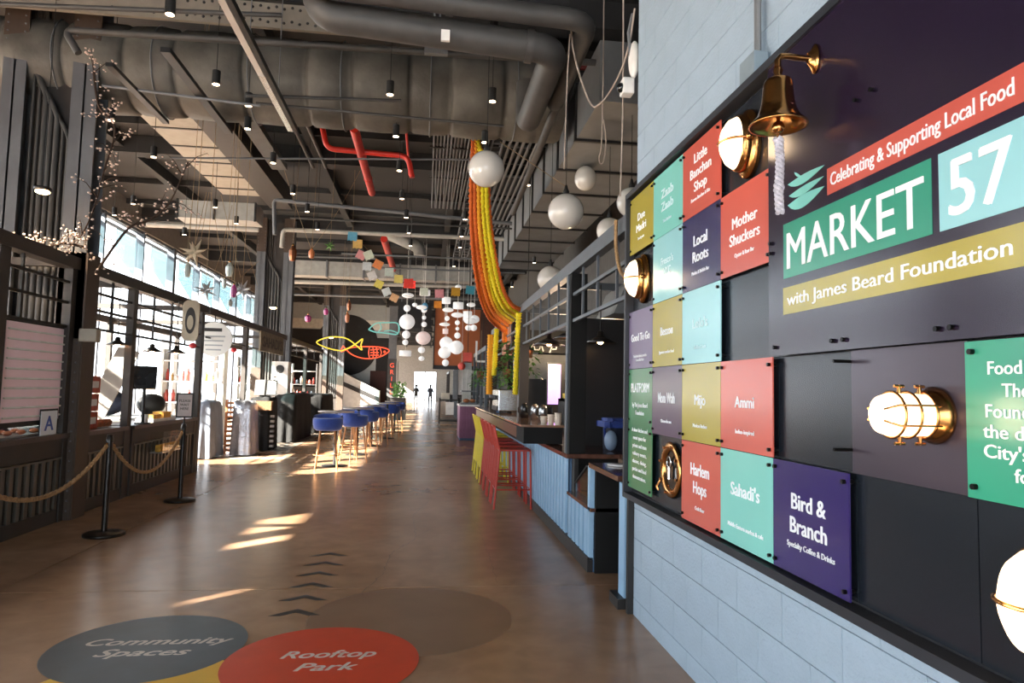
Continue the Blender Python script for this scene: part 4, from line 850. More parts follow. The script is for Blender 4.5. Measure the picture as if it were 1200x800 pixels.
def strand(P, mat, label, group, r=.030, n=14, seed=0):
    Q = spline(P, n); rnd = random.Random(seed); b = B(); R2 = [r*(1.15 if k % 2 else .72)*rnd.uniform(.9, 1.1) for k in range(len(Q))]
    b.tube(Q, R2, 8); o = b.build('flower_garland', mat); return tag(o, label, 'garland', group)
cols_ = [GDO, GO, GO, GDO, GO, GO, GYO, GO, GY, GY, GY, GYO, GY, GO, GDO]
ord_ = ['outermost', 'second', 'third', 'fourth', 'fifth', 'sixth', 'seventh', 'eighth', 'ninth', 'tenth', 'eleventh', 'twelfth', 'thirteenth', 'fourteenth', 'innermost']
for k in range(15):
    f_ = k/14; P = [Vector(a).lerp(Vector(c), f_)+Vector((0, .05*((k % 3)-1), .03*((k % 2)))) for a, c in zip(LP_, RP_)]
    strand(P, cols_[k], ord_[k]+' strand from the left of the big swag of orange and yellow garlands', 'swagged flower garlands', seed=k, n=16)
tag(B().tube([(0.562, 9.4, 5.437), (0.586, 9.6, 5.055)], .05, 8).build('garland_knot', YEL), 'yellow knot where the garlands hang from the ceiling rope', 'knot')
tag(B().tube([(0.563, 9.4, 5.412), ((0.563, 9.4, 5.412)[0], 9.4, 6.3)], .006, 6).build('hanging_rope', STR), 'rope holding up the garland knot', 'rope')
def vstrand(px, top, bot, mat, label, r=.04): strand([top, tuple((Vector(top)+Vector(bot))/2), bot], mat, label, 'hanging garland ends', r, 24, px)
vstrand(1, (1.35, 10.098, 2.654), (1.35, 10.288, 1.427), GY, 'bright yellow garland hanging down the brown kiosk post', .045)
vstrand(2, (1.203, 13, 2.539), (1.198, 13, 1.397), GYO, 'amber garland hanging left of the plants', .06); vstrand(3, (1.295, 12.8, 2.64), (1.267, 12.8, 1.752), GY, 'yellow garland hanging right of the amber one', .05); vstrand(4, (1.389, 12.2, 2.592), (1.379, 12.2, 2.329), GO, 'short orange garland end under the swag', .05)
tag(B().prism([(-.09, 0), (.09, 0), (.08, .75), (-.08, .75)], (1.442, 12.3, 2.12), (1, 0, 0), SZ, .01).build('pink_ribbon', M('pale_pink_cloth', '#c79a90', .8)), 'pale pink cloth ribbon hanging below the garland swag', 'ribbon')
# hanging plants
LEAF = M('plant_leaf', '#4b7a35', .55, 0, .5, 12); POT = M('terracotta', '#6b4530', .8)
def plant(c, r, label, n=170, seed=1, drop=1.):
    rnd = random.Random(seed); t = thing('hanging_plant', label, 'plant', c); b = B()
    for k in range(n):
        a = rnd.uniform(0, 6.28); q = rnd.uniform(.2, 1)*r; z = rnd.uniform(-1.2*drop, .5)*r; p = Vector(c)+Vector((q*cos(a), q*sin(a), z+.1*r)); d = Vector((cos(a), sin(a), rnd.uniform(-1, .3))).normalized(); s_ = d.cross(Vector((0, 0, 1))).normalized(); L = rnd.uniform(.06, .12)
        b.add([p, p+d*L*.5+s_*L*.25, p+d*L, p+d*L*.5-s_*L*.25], [(0, 1, 2, 3)])
    b.build('foliage', LEAF, t, kind='stuff'); B().lathe([(.001, -.1), (r*.28, -.1), (r*.36, .06), (r*.32, .06), (.001, .06)], c, 14).build('pot', POT, t)
    B().tube([(c[0], c[1], c[2]+.1), (c[0], c[1], 2.7)], .005, 5).build('hanger', STR, t)
plant((1.426, 11.8, 2.215), .2, 'upper trailing green plant hanging left of the yellow garland post', 220, 1); plant((1.485, 12.6, 1.818), .24, 'lower bushy green plant left of the yellow garland post', 260, 2); plant((1.104, 14, 1.804), .22, 'green plant left of the amber garland', 200, 3); plant((1.653, 11, 2.12), .2, 'trailing green plant right of the brown kiosk post', 150, 4, 1.8)
# opal globes ------------------------------------------------------------
OPAL = M('opal_globe_glass', '#c9c5be', .18, 0, .03, 2, coat=.5)
def globe(loc, r, label, sz=1.):
    t = thing('globe_pendant', label, 'lamp', loc); x, y, z = loc
    B().ball(loc, r, 32, 20, sz).build('globe', OPAL, t); B().lathe([(.001, 0), (.03, 0), (.035, .03), (.02, .06), (.012, .1)], (x, y, z+r*sz*.98), 12).build('cap', BLK, t)
    B().tube([(x, y, z+r*sz+.05), (x, y, 6.3)], .004, 5).build('cord', BLK, t)
globe((0.56, 7, 3.799), .19, 'opal globe in front of the top of the garland swag'); globe((1.415, 7, 3.391), .19, 'opal globe hanging between the garland swag and the block wall'); globe((2.085, 9, 4.41), .15, 'small egg shaped opal globe under the grey duct', 1.15)
globe((1.732, 9.6, 3.095), .19, 'opal globe half hidden behind the bar kiosk header'); globe((2.192, 7.2, 3.591), .165, 'opal globe half hidden by the block wall corner'); globe((2.214, 8.2, 3.507), .16, 'opal globe peeking over the header near the block wall')
string((0.697, 7, 4.101), (1.401, 7, 3.667), .0, 'cord stretched from the first globe to the second'); string((1.099, 5.4, 4.647), (1.218, 5.8, 4.511), .0, 'cord dropping from the big pipe')
# ------------------------------------------------------------------ ceiling services
DM = DUCTM
t = thing('wrapped_duct', 'huge wrapped grey duct running across the whole ceiling', 'duct', (-3, 8.45, 4.68))
prof = []; x = -8.0; k = 0
rnd = random.Random(3)
while x < 1.4:
    r_ = .50+rnd.uniform(-.012, .012); L = rnd.uniform(.5, .8)
    prof += [(r_-.03, x), (r_, x+.05), (r_+.012, x+L/2), (r_, x+L-.05), (r_-.03, x+L)]; x += L
b = B(); b.lathe(prof, (0, 8.45, 5.2), 40, Matrix.Rotation(pi/2, 3, 'Y')); b.build('duct_body', DM, t)
for k in range(9): B().tube([(-7.4+k*1.05, 8.45+.525*cos(a*pi/14), 5.2+.525*sin(a*pi/14)) for a in range(29)], .008, 5).build('strap', GRY, t)
def pipe(pts, r, mat, label, cat='pipe', n=10, name='ceiling_pipe', joints=0):
    t = thing(name, label, cat, pts[0]); B().tube(pts, r, n).build('pipe', mat, t)
    if joints:
        for a, c in zip(pts[:-1], pts[1:]):
            a = Vector(a); c = Vector(c); L = (c-a).length
            if L > .8:
                for q in range(1, int(L/joints)+1): p = a.lerp(c, min(.98, q*joints/L)); d = (c-a).normalized(); B().cyl(p-d*.03, p+d*.03, r*1.12, n).build('coupling', mat, t)
    return t
def elbow(pts, rr=.15, n=5):
    P = [Vector(p) for p in pts]; out = [P[0]]
    for i in range(1, len(P)-1):
        a = P[i]+(P[i-1]-P[i]).normalized()*rr; c = P[i]+(P[i+1]-P[i]).normalized()*rr
        for k in range(n+1): t_ = k/n; out.append((1-t_)**2*a+2*t_*(1-t_)*P[i]+t_*t_*c)
    out.append(P[-1]); return [tuple(v) for v in out]
pipe(elbow([(-1.004, 5.6, 5.115), (-0.981, 5.6, 4.544), (1.02, 5.6, 4.42), (1.02, 7.3, 4.42), (1.02, 7.3, 4.9)], .2), .125, PIPE, 'thick grey pipe along the top of the picture turning into the hall', joints=1.6, n=16)
pipe(elbow([(-1.4, 5.35, 4.66), (1.26, 5.35, 4.56), (1.26, 7.0, 4.5), (1.26, 7.0, 5.2)], .2), .085, PIPE, 'upper grey pipe that turns beside the block wall', joints=1.5, n=14)
pipe([(-1.6, 5.2, 4.78), (1.42, 5.2, 4.76)], .05, PIPE, 'topmost thin pipe at the upper edge of the picture')
pipe(elbow([(-3.544, 7.1, 4.757), (-3.693, 7.1, 4.982), (2.146, 7.1, 5.105)], .1), .035, PIPE, 'long straight conduit crossing in front of the wrapped duct')
pipe([(1.262, 6.153, 4.5), (1.385, 11.402, 4.5)], .045, PIPE, 'slanting grey pipe running away under the wrapped duct on the right')
pipe([(-3.762, 6, 4.613), (-1.357, 6, 4.733)], .02, PIPE, 'thin pipe at the top left corner')
t = thing('strut_hanger', 'steel strut hanger holding the pipes at the top centre', 'hanger', (-0.001, 5.5, 4.271)); x0, y0, z0 = (-0, 6.9, 4.959)
for dx in (-.03, .03): B().bx(x0+dx-.01, x0+dx+.01, y0-.01, y0+.01, z0, 6.3).build('strut', GRY, t)
B().bx(x0-.12, x0+.12, y0-.03, y0+.03, z0-.02, z0+.05).build('strut_plate', GRY, t)
x0, y0, z0 = (0.071, 5.4, 4.349); B().bx(x0-.035, x0+.035, y0-.03, y0, z0-.045, z0+.045).build('junction_box', WHT, t)
# light track, soffits, beams on the left
CHR = M('bright_track', '#d5d5d3', .25, .7, 0)
t = thing('light_track', 'shiny track rail with a dark side running away at the upper left', 'rail', (-1.71, 5.467, 4.5)); a = Vector((-1.668, 5.412, 4.5)); B().bx(a.x-.05, a.x+.01, 5.0, 8.2, 4.5, 4.56).build('track_face', CHR, t); B().bx(a.x+.012, a.x+.06, 5.0, 8.2, 4.5, 4.56).build('track_body', DARK, t)
for yy in (6.2, 7.4): B().cyl((a.x, yy, 4.55), (a.x, yy, 6.3), .006, 6).build('rod', GRY, t)
def beamthing(bx6, mat, label, ribs=None, cat='beam', name='ceiling_soffit'):
    t = thing(name, label, cat, ((bx6[0]+bx6[1])/2, (bx6[2]+bx6[3])/2, bx6[4])); B().bx(*bx6).build('body', mat, t)
    return t
b6 = (-4.25, -3.50, 9.2, 14.4, 5.36, 5.45)
t = beamthing(b6, LPAN, 'pale flat soffit panel with dark joints high on the left', cat='soffit')
for k in range(6): B().bx(-4.25, -3.5, 9.9+k*.8, 9.94+k*.8, 5.345, 5.362).build('joint_bar', DARK, t)
beamthing((-3.48, -3.02, 9.0, 15.2, 5.32, 5.7), DKB, 'dark brown steel beam right of the pale soffit', name='steel_beam'); beamthing((-2.75, -2.5, 9.0, 12.0, 5.2, 5.3), PIPE, 'brownish cable tray running away left of the red pipes', name='cable_tray', cat='tray')
beamthing((-3.24, -3.17, 7.0, 8.5, 4.6, 4.64), DARK, 'dark track crossing under the pale end of the wrapped duct', name='steel_rail', cat='rail'); beamthing((-2.58, -2.49, 6.6, 8.7, 4.6, 4.65), DARK, 'narrow dark rail beneath the wrapped duct', name='steel_rail', cat='rail')
t = beamthing((-5.35, -3.72, 15.0, 15.6, 4.98, 5.36), M('pale_duct_paint', '#9a9a96', .6), 'pale boxed duct end above the star lanterns', name='box_duct', cat='duct')
for x in (-5.35, -4.6, -3.76): B().bx(x, x+.04, 14.97, 15.0, 4.96, 5.38).build('flange', DARK, t)
pipe([(-5.843, 14.8, 4.744), (-3.609, 14.8, 4.751)], .055, M('pale_pipe_paint', '#a8a59e', .5), 'pale pipe crossing under the boxed duct'); pipe(elbow([(-3.097, 14, 4.488), (-3.145, 14, 5.199), (1.687, 14, 4.965)], .1), .04, GRY, 'grey pipe crossing the middle of the hall')
pipe(elbow([(-3.375, 16, 4.625), (-3.356, 16, 5.043), (2.143, 16, 5.077)], .1), .05, M('pale_pipe_paint'), 'paler pipe just below the grey crossing pipe'); pipe([(-2.701, 9.2, 5.181), (-0.328, 9.2, 5.049)], .015, GRY, 'thin wire pipe crossing before the red pipes'); pipe([(-3.683, 10, 4.662), (0.669, 10, 4.919)], .014, GRY, 'thin rod crossing the hall left of the garland')
pipe([(-2.714, 13.5, 4.731), (1.629, 13.5, 4.736)], .02, PIPE, 'thin dark pipe beneath the grey crossing pipe'); pipe([(-1.976, 7.3, 4.526), (-0.376, 7.6, 4.72)], .018, PIPE, 'thin conduit fixed along the underside of the wrapped duct'); pipe([(-1.945, 7.6, 4.572), (0.803, 7.7, 4.547)], .016, PIPE, 'second thin conduit sagging along the wrapped duct'); pipe([(-3.533, 7.6, 4.649), (-1.899, 7.6, 4.547)], .015, GRY, 'thin pale rod along the left of the wrapped duct')
for k, (a, c) in enumerate((((-2.107, 10.363, 5.4), (-2.128, 12.377, 5.4)), ((-1.889, 10.323, 5.4), (-1.897, 12.333, 5.4)))): pipe([a, c], .03, PIPE, ['left', 'right'][k]+' of two short parallel pipes beyond the wrapped duct')
# red sprinkler pipes
pipe([(-1.045, 9.008, 4.9), (-1.045, 12.047, 4.9)], .062, RED, 'thick red sprinkler main running away from the wrapped duct', joints=1.1, n=14)
pipe(elbow([(-1.623, 9.9, 5.33), (-1.522, 9.9, 4.907), (-0.363, 9.9, 4.87), (-0.291, 9.9, 4.556)], .12), .04, RED, 'red sprinkler branch with an elbow on the left', joints=1.2)
pipe([(-0.415, 10.258, 5.4), (-0.416, 12.489, 5.4)], .02, RED, 'thin red pipe right of the red branch'); pipe([(-1.282, 19.083, 5.6), (-1.242, 24.441, 5.6)], .10, RED, 'distant red pipe above the paper flags'); pipe([(1.342, 8, 5.452), (2.397, 8, 5.495)], .03, M('dark_red_paint', '#5a1714', .5), 'dark red pipe behind the pipes near the block wall')
# conduit banks
t = thing('conduit_bank', 'bank of thin parallel conduits on the ceiling left of the garland', 'conduits', (.3, 11, 5.0))
for k in range(13): x = .01+k*.05; B().tube([(x, 9.2, 5.06+.02*sin(k)), (x, 11.3, 5.0), (x+.02*sin(k*2.1), 13.2, 5.0)], .014, 6).build('conduit', GRY, t)
for y in (9.9, 11.4, 12.8): B().bx(-.05, .68, y-.02, y+.02, 5.02, 5.05).build('strap_bar', DARK, t)
t = thing('conduit_bank', 'bank of thicker conduits beside the big grey duct', 'conduits', (1.4, 13, 5.3))
for k in range(7): x = 1.05+k*.1; B().tube([(x, 9.8, 5.2), (x, 16, 5.2)], .025, 8).build('conduit', GRY, t)
for y in (11.0, 13, 15): B().bx(.98, 1.72, y-.02, y+.02, 5.22, 5.26).build('strap_bar', DARK, t)
t = thing('box_duct', 'big rectangular grey duct with flanged joints along the right side', 'duct', (2.3, 12, 4.6))
for k in range(9):
    y = 6.9+k*1.15; B().bx(1.74, 2.95, y, y+1.13, 4.58, 5.25).build('duct_section', DUCT2, t)
    B().bx(1.71, 2.98, y+1.10, y+1.15, 4.55, 5.28).build('flange', DARK, t)
t = thing('box_duct', 'pale horizontal rectangular duct far across the hall', 'duct', (-1.7, 24.3, 5.27))
for k in range(5): x = -4.75+k*1.25; B().bx(x, x+1.22, 24, 24.6, 5.27, 5.78).build('duct_section', M('pale_duct_paint'), t); B().bx(x+1.20, x+1.26, 23.96, 24.64, 5.24, 5.81).build('flange', GRY, t)
pipe(elbow([(-1.63, 22, 6.72), (-1.431, 22, 6.452), (-0.329, 22, 6.004), (-0.321, 22, 5.726)], .2), .2, M('pale_duct_paint'), 'pale round duct curving above the far rectangular duct', 'duct', 14, 'round_duct')
for k, (a, c) in enumerate((((-4.969, 26, 5.318), (1.867, 26, 5.404)), ((-5.709, 30, 5.353), (2.168, 30, 5.433)), ((-5.363, 28, 5.887), (2.003, 28, 5.989)))):
    pipe([a, c], .08 if k != 1 else .05, M('pale_pipe_paint') if k != 1 else GRY, ['upper', 'middle', 'rear'][k]+' pale pipe crossing the far end of the hall')
for k, (a, c, r_) in enumerate((((1.132, 11.5, 5.712), (2.872, 11.5, 5.706), .03), ((1.127, 13, 5.656), (3.082, 13, 5.656), .025), ((1.026, 15, 5.752), (2.772, 15, 5.734), .03), ((-2.288, 18, 4.931), (2.655, 18, 4.954), .025), ((-1.892, 21, 5.118), (2.97, 21, 5.144), .03), ((-3.854, 20, 5.176), (-1.567, 20, 5.207), .03))):
    pipe([a, c], r_, GRY, ['nearest', 'second', 'third', 'fourth', 'fifth', 'sixth'][k]+' short thin crossing pipe beyond the wrapped duct, counted from the camera')
for k, x in enumerate((.75, 1.0, 3.1)):
    t = thing('cable_tray', ['left of the two open cable trays by the garland top', 'right of the two open cable trays by the garland top', 'open cable tray right of the rectangular duct'][k], 'tray', (x, 14, 5.6)); B().bx(x-.02, x, 10.2, 22, 5.6, 5.68).bx(x+.16, x+.18, 10.2, 22, 5.6, 5.68).build('side_rail', GRY, t, kind='stuff'); b = B()
    for q in range(28): b.bx(x, x+.16, 10.3+q*.42, 10.34+q*.42, 5.6, 5.62)
    b.build('rungs', GRY, t, kind='stuff')
# transverse truss of riveted beam at upper left
t = thing('riveted_beam', 'cream riveted beam at the upper left behind the conduits', 'beam', (-3, 7.3, 5.1)); B().bx(-5.6, -.9, 7.55, 7.6, 5.42, 5.70).build('web', M('cream_beam', '#7d766b', .6), t)
b = B()
for i in range(30):
    for z in (5.48, 5.64): b.lathe([(.018, 0), (.012, .012), (.001, .015)], (-3.55+i*.085, 7.55, z+(.02 if i % 2 else 0)), 6, Matrix.Rotation(pi/2, 3, 'X'))
b.build('rivets', DARK, t, kind='stuff'); B().bx(-5.6, -.9, 7.5, 7.66, 5.70, 5.74).build('flange', DARK, t)
# can lights
CANB = M('bulb_can', '#fff0d8', .5, es=9, ec='#ffdcb0', n=0)
can0 = thing('can_light', 'small black can light hanging on a thin rod from the dark ceiling', 'lamp', (0, 0, 0), group='black can lights over the hall')
B().cyl((0, 0, 0), (0, 0, .15), .05, 14).build('can', BLK, can0); B().lathe([(.001, -.002), (.042, -.002), (.042, .0)], (0, 0, 0), 14).build('lamp_face', CANB, can0); B().cyl((0, 0, .15), (0, 0, 1.75), .005, 5).build('rod', BLK, can0)
CAN = [(-2.209, 5.801, 4.55), (-2.229, 7.131, 4.55), (-2.033, 7.632, 4.55), (-2.219, 8.343, 4.55), (-3.775, 9.652, 4.55), (-3.705, 8.222, 4.5), (-5.028, 12.132, 4.5), (-5.71, 13.031, 4.5), (-3.741, 12.273, 4.55), (-3.695, 13.452, 4.55), (-0.466, 7.067, 4.55), (-0.456, 8.269, 4.55), (0.491, 5.74, 4.55), (0.61, 7.048, 4.55), (-2.191, 9.597, 4.55), (-2.211, 11.114, 4.55), (-2.245, 13.847, 4.6), (-0.465, 9.599, 4.55), (-0.479, 11.058, 4.55), (-0.445, 12.291, 4.55), (-0.429, 13.526, 4.55), (-0.423, 14.761, 4.55), (0.612, 12.19, 4.55), (0.623, 13.598, 4.55), (0.643, 14.694, 4.55), (1.427, 9.92, 4.55), (0.633, 8.272, 4.55), (-2.208, 12.434, 4.6), (2.256, 18.394, 4.3), (2.375, 15.293, 4.4), (0.619, 17.304, 4.6), (-4.816, 13.996, 4.4)]
ORD2 = ORD+['fourteenth', 'fifteenth', 'sixteenth', 'seventeenth', 'eighteenth', 'nineteenth', 'twentieth']; CC = {}; CAN.sort(key=lambda q: q[1])
for k, p in enumerate(CAN):
    o = can0 if k == 0 else tree(can0)
    o.location = p; o.scale = (.82, .82, .95); sd = 'left' if p[0] < -1.9 else ('middle' if p[0] < .35 else 'right'); CC[sd] = CC.get(sd, 0)+1
    o['label'] = 'black can light on a rod, %s from the camera in the %s group' % (ORD2[CC[sd]-1], sd)
# warm stall lamps hung in front of columns
for (p, l, r_, top) in (((-3.997, 7.5, 3.448), 'glowing warm lamp in front of the nearest column conduits', .08, 6.3), ((-3.94, 18, 3.461), 'glowing warm lamp in front of the second column', .1, 6.3), ((-4.172, 30.5, 3.603), 'glowing warm lamp in front of the farthest column', .12, 6.3)):
    t = thing('stall_lamp', l, 'lamp', p); B().lathe([(.001, 0), (r_, 0), (r_, .03), (.001, .05)], p, 18).build('shade', SHD, t); B().ball((p[0], p[1], p[2]-.015), r_*.85, 16, 8, .35).build('bulb', BULB, t); B().cyl((p[0], p[1], p[2]+.05), (p[0], p[1], top), .004, 5).build('cord', BLK, t)
    spot('stall_lamp_light', (p[0], p[1], p[2]-.08), 60, (p[0], p[1], 0), 130)
# security camera and white speaker on the wall corner
t = thing('security_camera', 'white box camera with a dark dome fixed at the top corner of the block wall', 'camera', (1.409, 4.7, 3.731)); x, y, z = (1.424, 4.75, 3.742); B().bx(x-.06, 1.45, y-.04, y+.06, z-.06, z+.06).build('housing', WHT, t, bevel=.01); B().ball((x-.065, y, z-.01), .035, 14, 8).build('dome', M('black_gloss', '#15171a', .15), t)
t = thing('wall_speaker', 'slim white curved wall speaker above the camera', 'speaker', (1.448, 4.75, 3.952)); x, y, z = (1.455, 4.75, 3.953); B().ball((x+.0, y, z), .14, 16, 12, 1, .28, .5).build('shell', WHT, t); B().tube([(1.44, y, z+.35), (1.41, y, z+.2), (1.43, y, z)], .012, 7).build('cable', GRY, t)
def cord(P, label, r=.006): return tag(B().tube(spline(P, 6), r, 6).build('cable', M('pale_cord', '#a3958a', .8)), label, 'cord')
cord([(1.148, 5.6, 4.764), (1.176, 5.6, 4.422), (1.27, 5.4, 3.905), (1.34, 5.3, 3.839), (1.39, 5, 3.899), (1.423, 4.8, 4.054), (1.442, 4.7, 4.317)], 'pale cable looping from the pipes to the block wall corner', .008)
cord([(1.143, 5.6, 4.572), (1.127, 5.6, 4.191), (1.111, 5.6, 3.381)], 'pale cord end hanging straight below the pipes'); cord([((1.411, 4.9, 4.292)[0], 4.9, 4.6), (1.417, 4.9, 3.689), (1.405, 4.9, 2.964)], 'pale cord hanging beside the block wall')
cord([((1.538, 6, 4.41)[0], 6, 6.2), (1.543, 6, 4.004), (1.515, 6, 3.64), (1.556, 6, 3.602), (1.578, 6, 3.804), (1.551, 6, 4.004)], 'tied loop of pale cord under the grey duct')
tag(B().tube(spline([(1.36, 4.848, 2.766), (1.36, 4.839, 2.56), (1.36, 4.743, 2.384), (1.36, 4.612, 2.307)], 6), .014, 7).build('tied_rope', M('hemp_rope')), 'tan rope end tied around the bar kiosk header', 'rope')
for k, (a, c) in enumerate((((0.533, 9, 5.483), (0.775, 9.5, 5.031)), ((0.533, 9, 5.483), (0.506, 9.5, 5.05)))): tag(B().tube([a, c], .006, 5).build('rigging_rope', STR), ['right', 'left'][k]+' rope of the rigging that spreads the garlands', 'rope')
# blossom branches on the nearest column
BARK = M('branch_bark', '#3a2a20', .9, 0, .3, 20); PET = M('blossom_petal', '#d6bfb2', .7, 0, .2, 30)
def branch(P, label, seed, nb_=14, nbl=110, spread=.35):
    rnd = random.Random(seed); t = thing('blossom_branch', label, 'branch', P[0]); Q = spline(P, 5); b = B(); b.tube(Q, [.016*(1-.7*k/len(Q)) for k in range(len(Q))], 6); tips = []
    for k in range(nb_):
        q = Q[rnd.randrange(len(Q))]; d = Vector((rnd.uniform(-1, 1), rnd.uniform(-.5, .5), rnd.uniform(-.5, 1))).normalized()*rnd.uniform(.4, 1)*spread; m_ = q+d*.5+Vector((0, 0, .04)); b.tube([q, m_, q+d], [.006, .004, .002], 4); tips += [q+d*s_ for s_ in (.3, .5, .7, .9, 1)]
    b.build('twigs', BARK, t, kind='stuff'); f = B(); tips += Q
    for k in range(nbl):
        p = rnd.choice(tips)+Vector((rnd.uniform(-1, 1), rnd.uniform(-1, 1), rnd.uniform(-1, 1)))*.05; r_ = rnd.uniform(.008, .018)
        f.ball(p, r_, 5, 3, .7)
    f.build('blossoms', PET, t, kind='stuff')
branch([(-3.722, 7.8, 4.87), (-3.647, 7.8, 4.49), (-3.466, 7.8, 4.263), (-3.506, 7.7, 3.751), (-3.598, 7.7, 3.279), (-3.731, 7.7, 2.949)], 'flowering branch climbing the nearest riveted column', 1, 24, 230, .3)
branch([(-3.643, 7.7, 2.907), (-3.807, 7.6, 2.924), (-4.011, 7.6, 2.869), (-4.193, 7.6, 2.878)], 'flowering branch lying along the near kiosk header', 2, 16, 130, .22)
branch([(-3.57, 7.8, 2.652), (-3.27, 7.8, 3.153), (-3.095, 7.9, 3.281), (-2.883, 7.9, 3.514), (-2.726, 7.9, 3.961)], 'flowering branch arching right of the nearest column towards the soffit', 3, 16, 110, .35)
t = thing('cable_box', 'cream cable box strapped to the nearest column above the counter', 'box', (-3.644, 7.9, 1.983)); x, y, z = (-3.627, 7.9, 1.983); B().bx(x-.09, x+.09, y-.07, y+.05, z-.07, z+.07).build('housing', M('cream_box', '#a59c8c', .5), t, bevel=.01)
# ------------------------------------------------------------------ floor graphics
def disc(c, r, z, mat, name, label, cat='floor sticker'):
    return tag(B().lathe([(.001, 0), (r, 0)], (c[0], c[1], z), 64, smooth=False).build(name, mat), label, cat)
ST = M('old_sticker_stain', '#7f6450', .35, 0, .12, 3)  # stain of worn sticker adhesive, a little darker than the concrete
disc((-.05, 4.62), .66, .0008, ST, 'worn_disc', 'faint brown disc left on the floor right of the orange sticker')
disc((-1.33, 3.45), .60, .0016, M('sticker_yellow', '#d9a928', .4, 0, .06), 'floor_sticker', 'yellow round floor sticker mostly below the picture edge')
a_ = disc((-1.515, 4.215), .525, .0024, M('sticker_slate', '#3c4a54', .35, 0, .15, 5), 'floor_sticker', 'slate blue round floor sticker with Community Spaces in white')
c_ = disc((-.515, 3.93), .523, .0032, M('sticker_orange', '#c9401f', .4, 0, .06), 'floor_sticker', 'orange red round floor sticker with Rooftop Park in white')
FT = M('sticker_lettering', '#c9c0b8', .5, n=0)
for (bd_, o, w_, p, z) in (('Community', (-1.50, 4.235), .80, a_, .0026), ('Spaces', (-1.52, 4.07), .50, a_, .0026), ('Rooftop', (-.50, 3.975), .52, c_, .0034), ('Park', (-.50, 3.80), .33, c_, .0034)):
    text(bd_, 'lettering', FT, p, (o[0], o[1], z), (1, 0, 0), (0, 1, 0), size=.145, fit=w_, shear=.35, off=.02, ext=.0003)
CHV = M('chevron_ink', '#2d2825', .6, 0, .25, 20)
for k in range(6):
    y = 4.70+k*.318; h = .165; hh = .135
    tag(B().prism([(-h, -.0), (-h+.075, -.005), (0, hh-.075), (h-.075, -.005), (h, 0), (0, hh)], (-.805, y, .0004), (1, 0, 0), (0, 1, 0), .0008).build('floor_chevron', CHV), ['nearest', 'second', 'third', 'fourth', 'fifth', 'farthest'][k]+' dark chevron of the row on the floor, counted from the camera', 'chevron', 'floor chevrons')
# ------------------------------------------------------------------ paper flags
FLG = [(419, 286, '#d0a860'), (423, 299, '#c98a8c'), (432, 299, '#c3ccb8'), (430, 312, '#b9c0c2'), (443, 310, '#d07f4a'), (436, 323, '#c9c6c4'), (456, 319, '#b9c6bd'), (444, 333, '#cfbf5c'), (453, 342, '#c4cacc'), (467, 327, '#cdbb66'), (462, 349, '#d6a87c'), (479, 332, '#d0382c'), (515, 344, '#cf8c94'), (534, 342, '#c9992c'), (551, 340, '#3f97ae'), (413, 277, '#5c9db8'), (513, 357, '#d98a2a'), (497, 342, '#c8d0c0')]
FLG_W = [(-1.57, 15, 4.582), (-1.538, 15.5, 4.436), (-1.342, 15.2, 4.387), (-1.442, 16, 4.277), (-1.146, 15.4, 4.222), (-1.351, 16.4, 4.126), (-0.918, 15.8, 4.126), (-1.213, 16.8, 3.987), (-1.046, 17.2, 3.861), (-0.718, 16.2, 4.039), (-0.872, 17.6, 3.77), (-0.487, 16.6, 4.008), (0.274, 17.5, 3.911), (0.7, 17.8, 4.014), (1.09, 18, 4.103), (-1.663, 14.8, 4.702), (0.249, 18.2, 3.708), (-0.115, 17, 3.87)]
cn = ['ochre', 'rose', 'pale green', 'grey white', 'orange', 'white', 'mint white', 'small yellow', 'small white', 'pale yellow', 'peach', 'red', 'pink', 'mustard', 'turquoise', 'sky blue', 'amber', 'cream green']
for k, ((px, py, c), p) in enumerate(zip(FLG, FLG_W)):
    a = .5*sin(k*2.1); s_ = .10 if k not in (11, 12, 13, 14) else .115; R3 = Matrix.Rotation(a, 3, 'Y')
    if k > 10: R3 = Matrix.Rotation(.08*sin(k), 3, 'Y')
    b = B(); b.prism([(-s_, -s_), (-s_*.6, -s_*.85), (-s_*.2, -s_), (s_*.2, -s_*.85), (s_*.6, -s_), (s_, -s_*.85), (s_, s_), (-s_, s_)], p, R3 @ Vector((1, 0, 0)), R3 @ Vector((0, 0, 1)), .004)
    tag(b.build('paper_flag', M('flag_'+c[1:], c, .8, 0, .1, 20)), cn[k]+' cut paper flag in the bunting over the middle of the hall', 'flag', 'paper bunting')
def ln(ids, l): tag(B().tube([tuple(Vector(FLG_W[i])+Vector((0, 0, .1))) for i in ids], .004, 5).build('bunting_line', STR), l, 'string')
ln([15, 0, 2, 4, 6, 9, 11, 17, 12, 13, 14], 'upper bunting line carrying paper flags'); ln([1, 3, 5, 7, 8, 10, 16], 'lower bunting line carrying small paper flags')
tag(B().tube([FLG_W[15], (FLG_W[15][0], 14.8, 6.3)], .004, 5).build('bunting_line', STR), 'vertical string holding the bunting at its left end', 'string'); tag(B().tube([FLG_W[14], (FLG_W[14][0], 18, 6.3)], .004, 5).build('bunting_line', STR), 'vertical string holding the bunting at its right end', 'string')
# ------------------------------------------------------------------ white paper lanterns
LW = M('white_glow_paper', '#e8e6e4', .75, 0, .03, es=.28); LB = M('blue_lantern_paper', '#5aa2cc', .7); LR = M('coral_lantern_paper', '#d2564c', .7); LPK = M('blush_glow_paper', '#e6cfca', .7, es=.2)  # white and blush papers given a faint glow to look brighter, no lamp inside
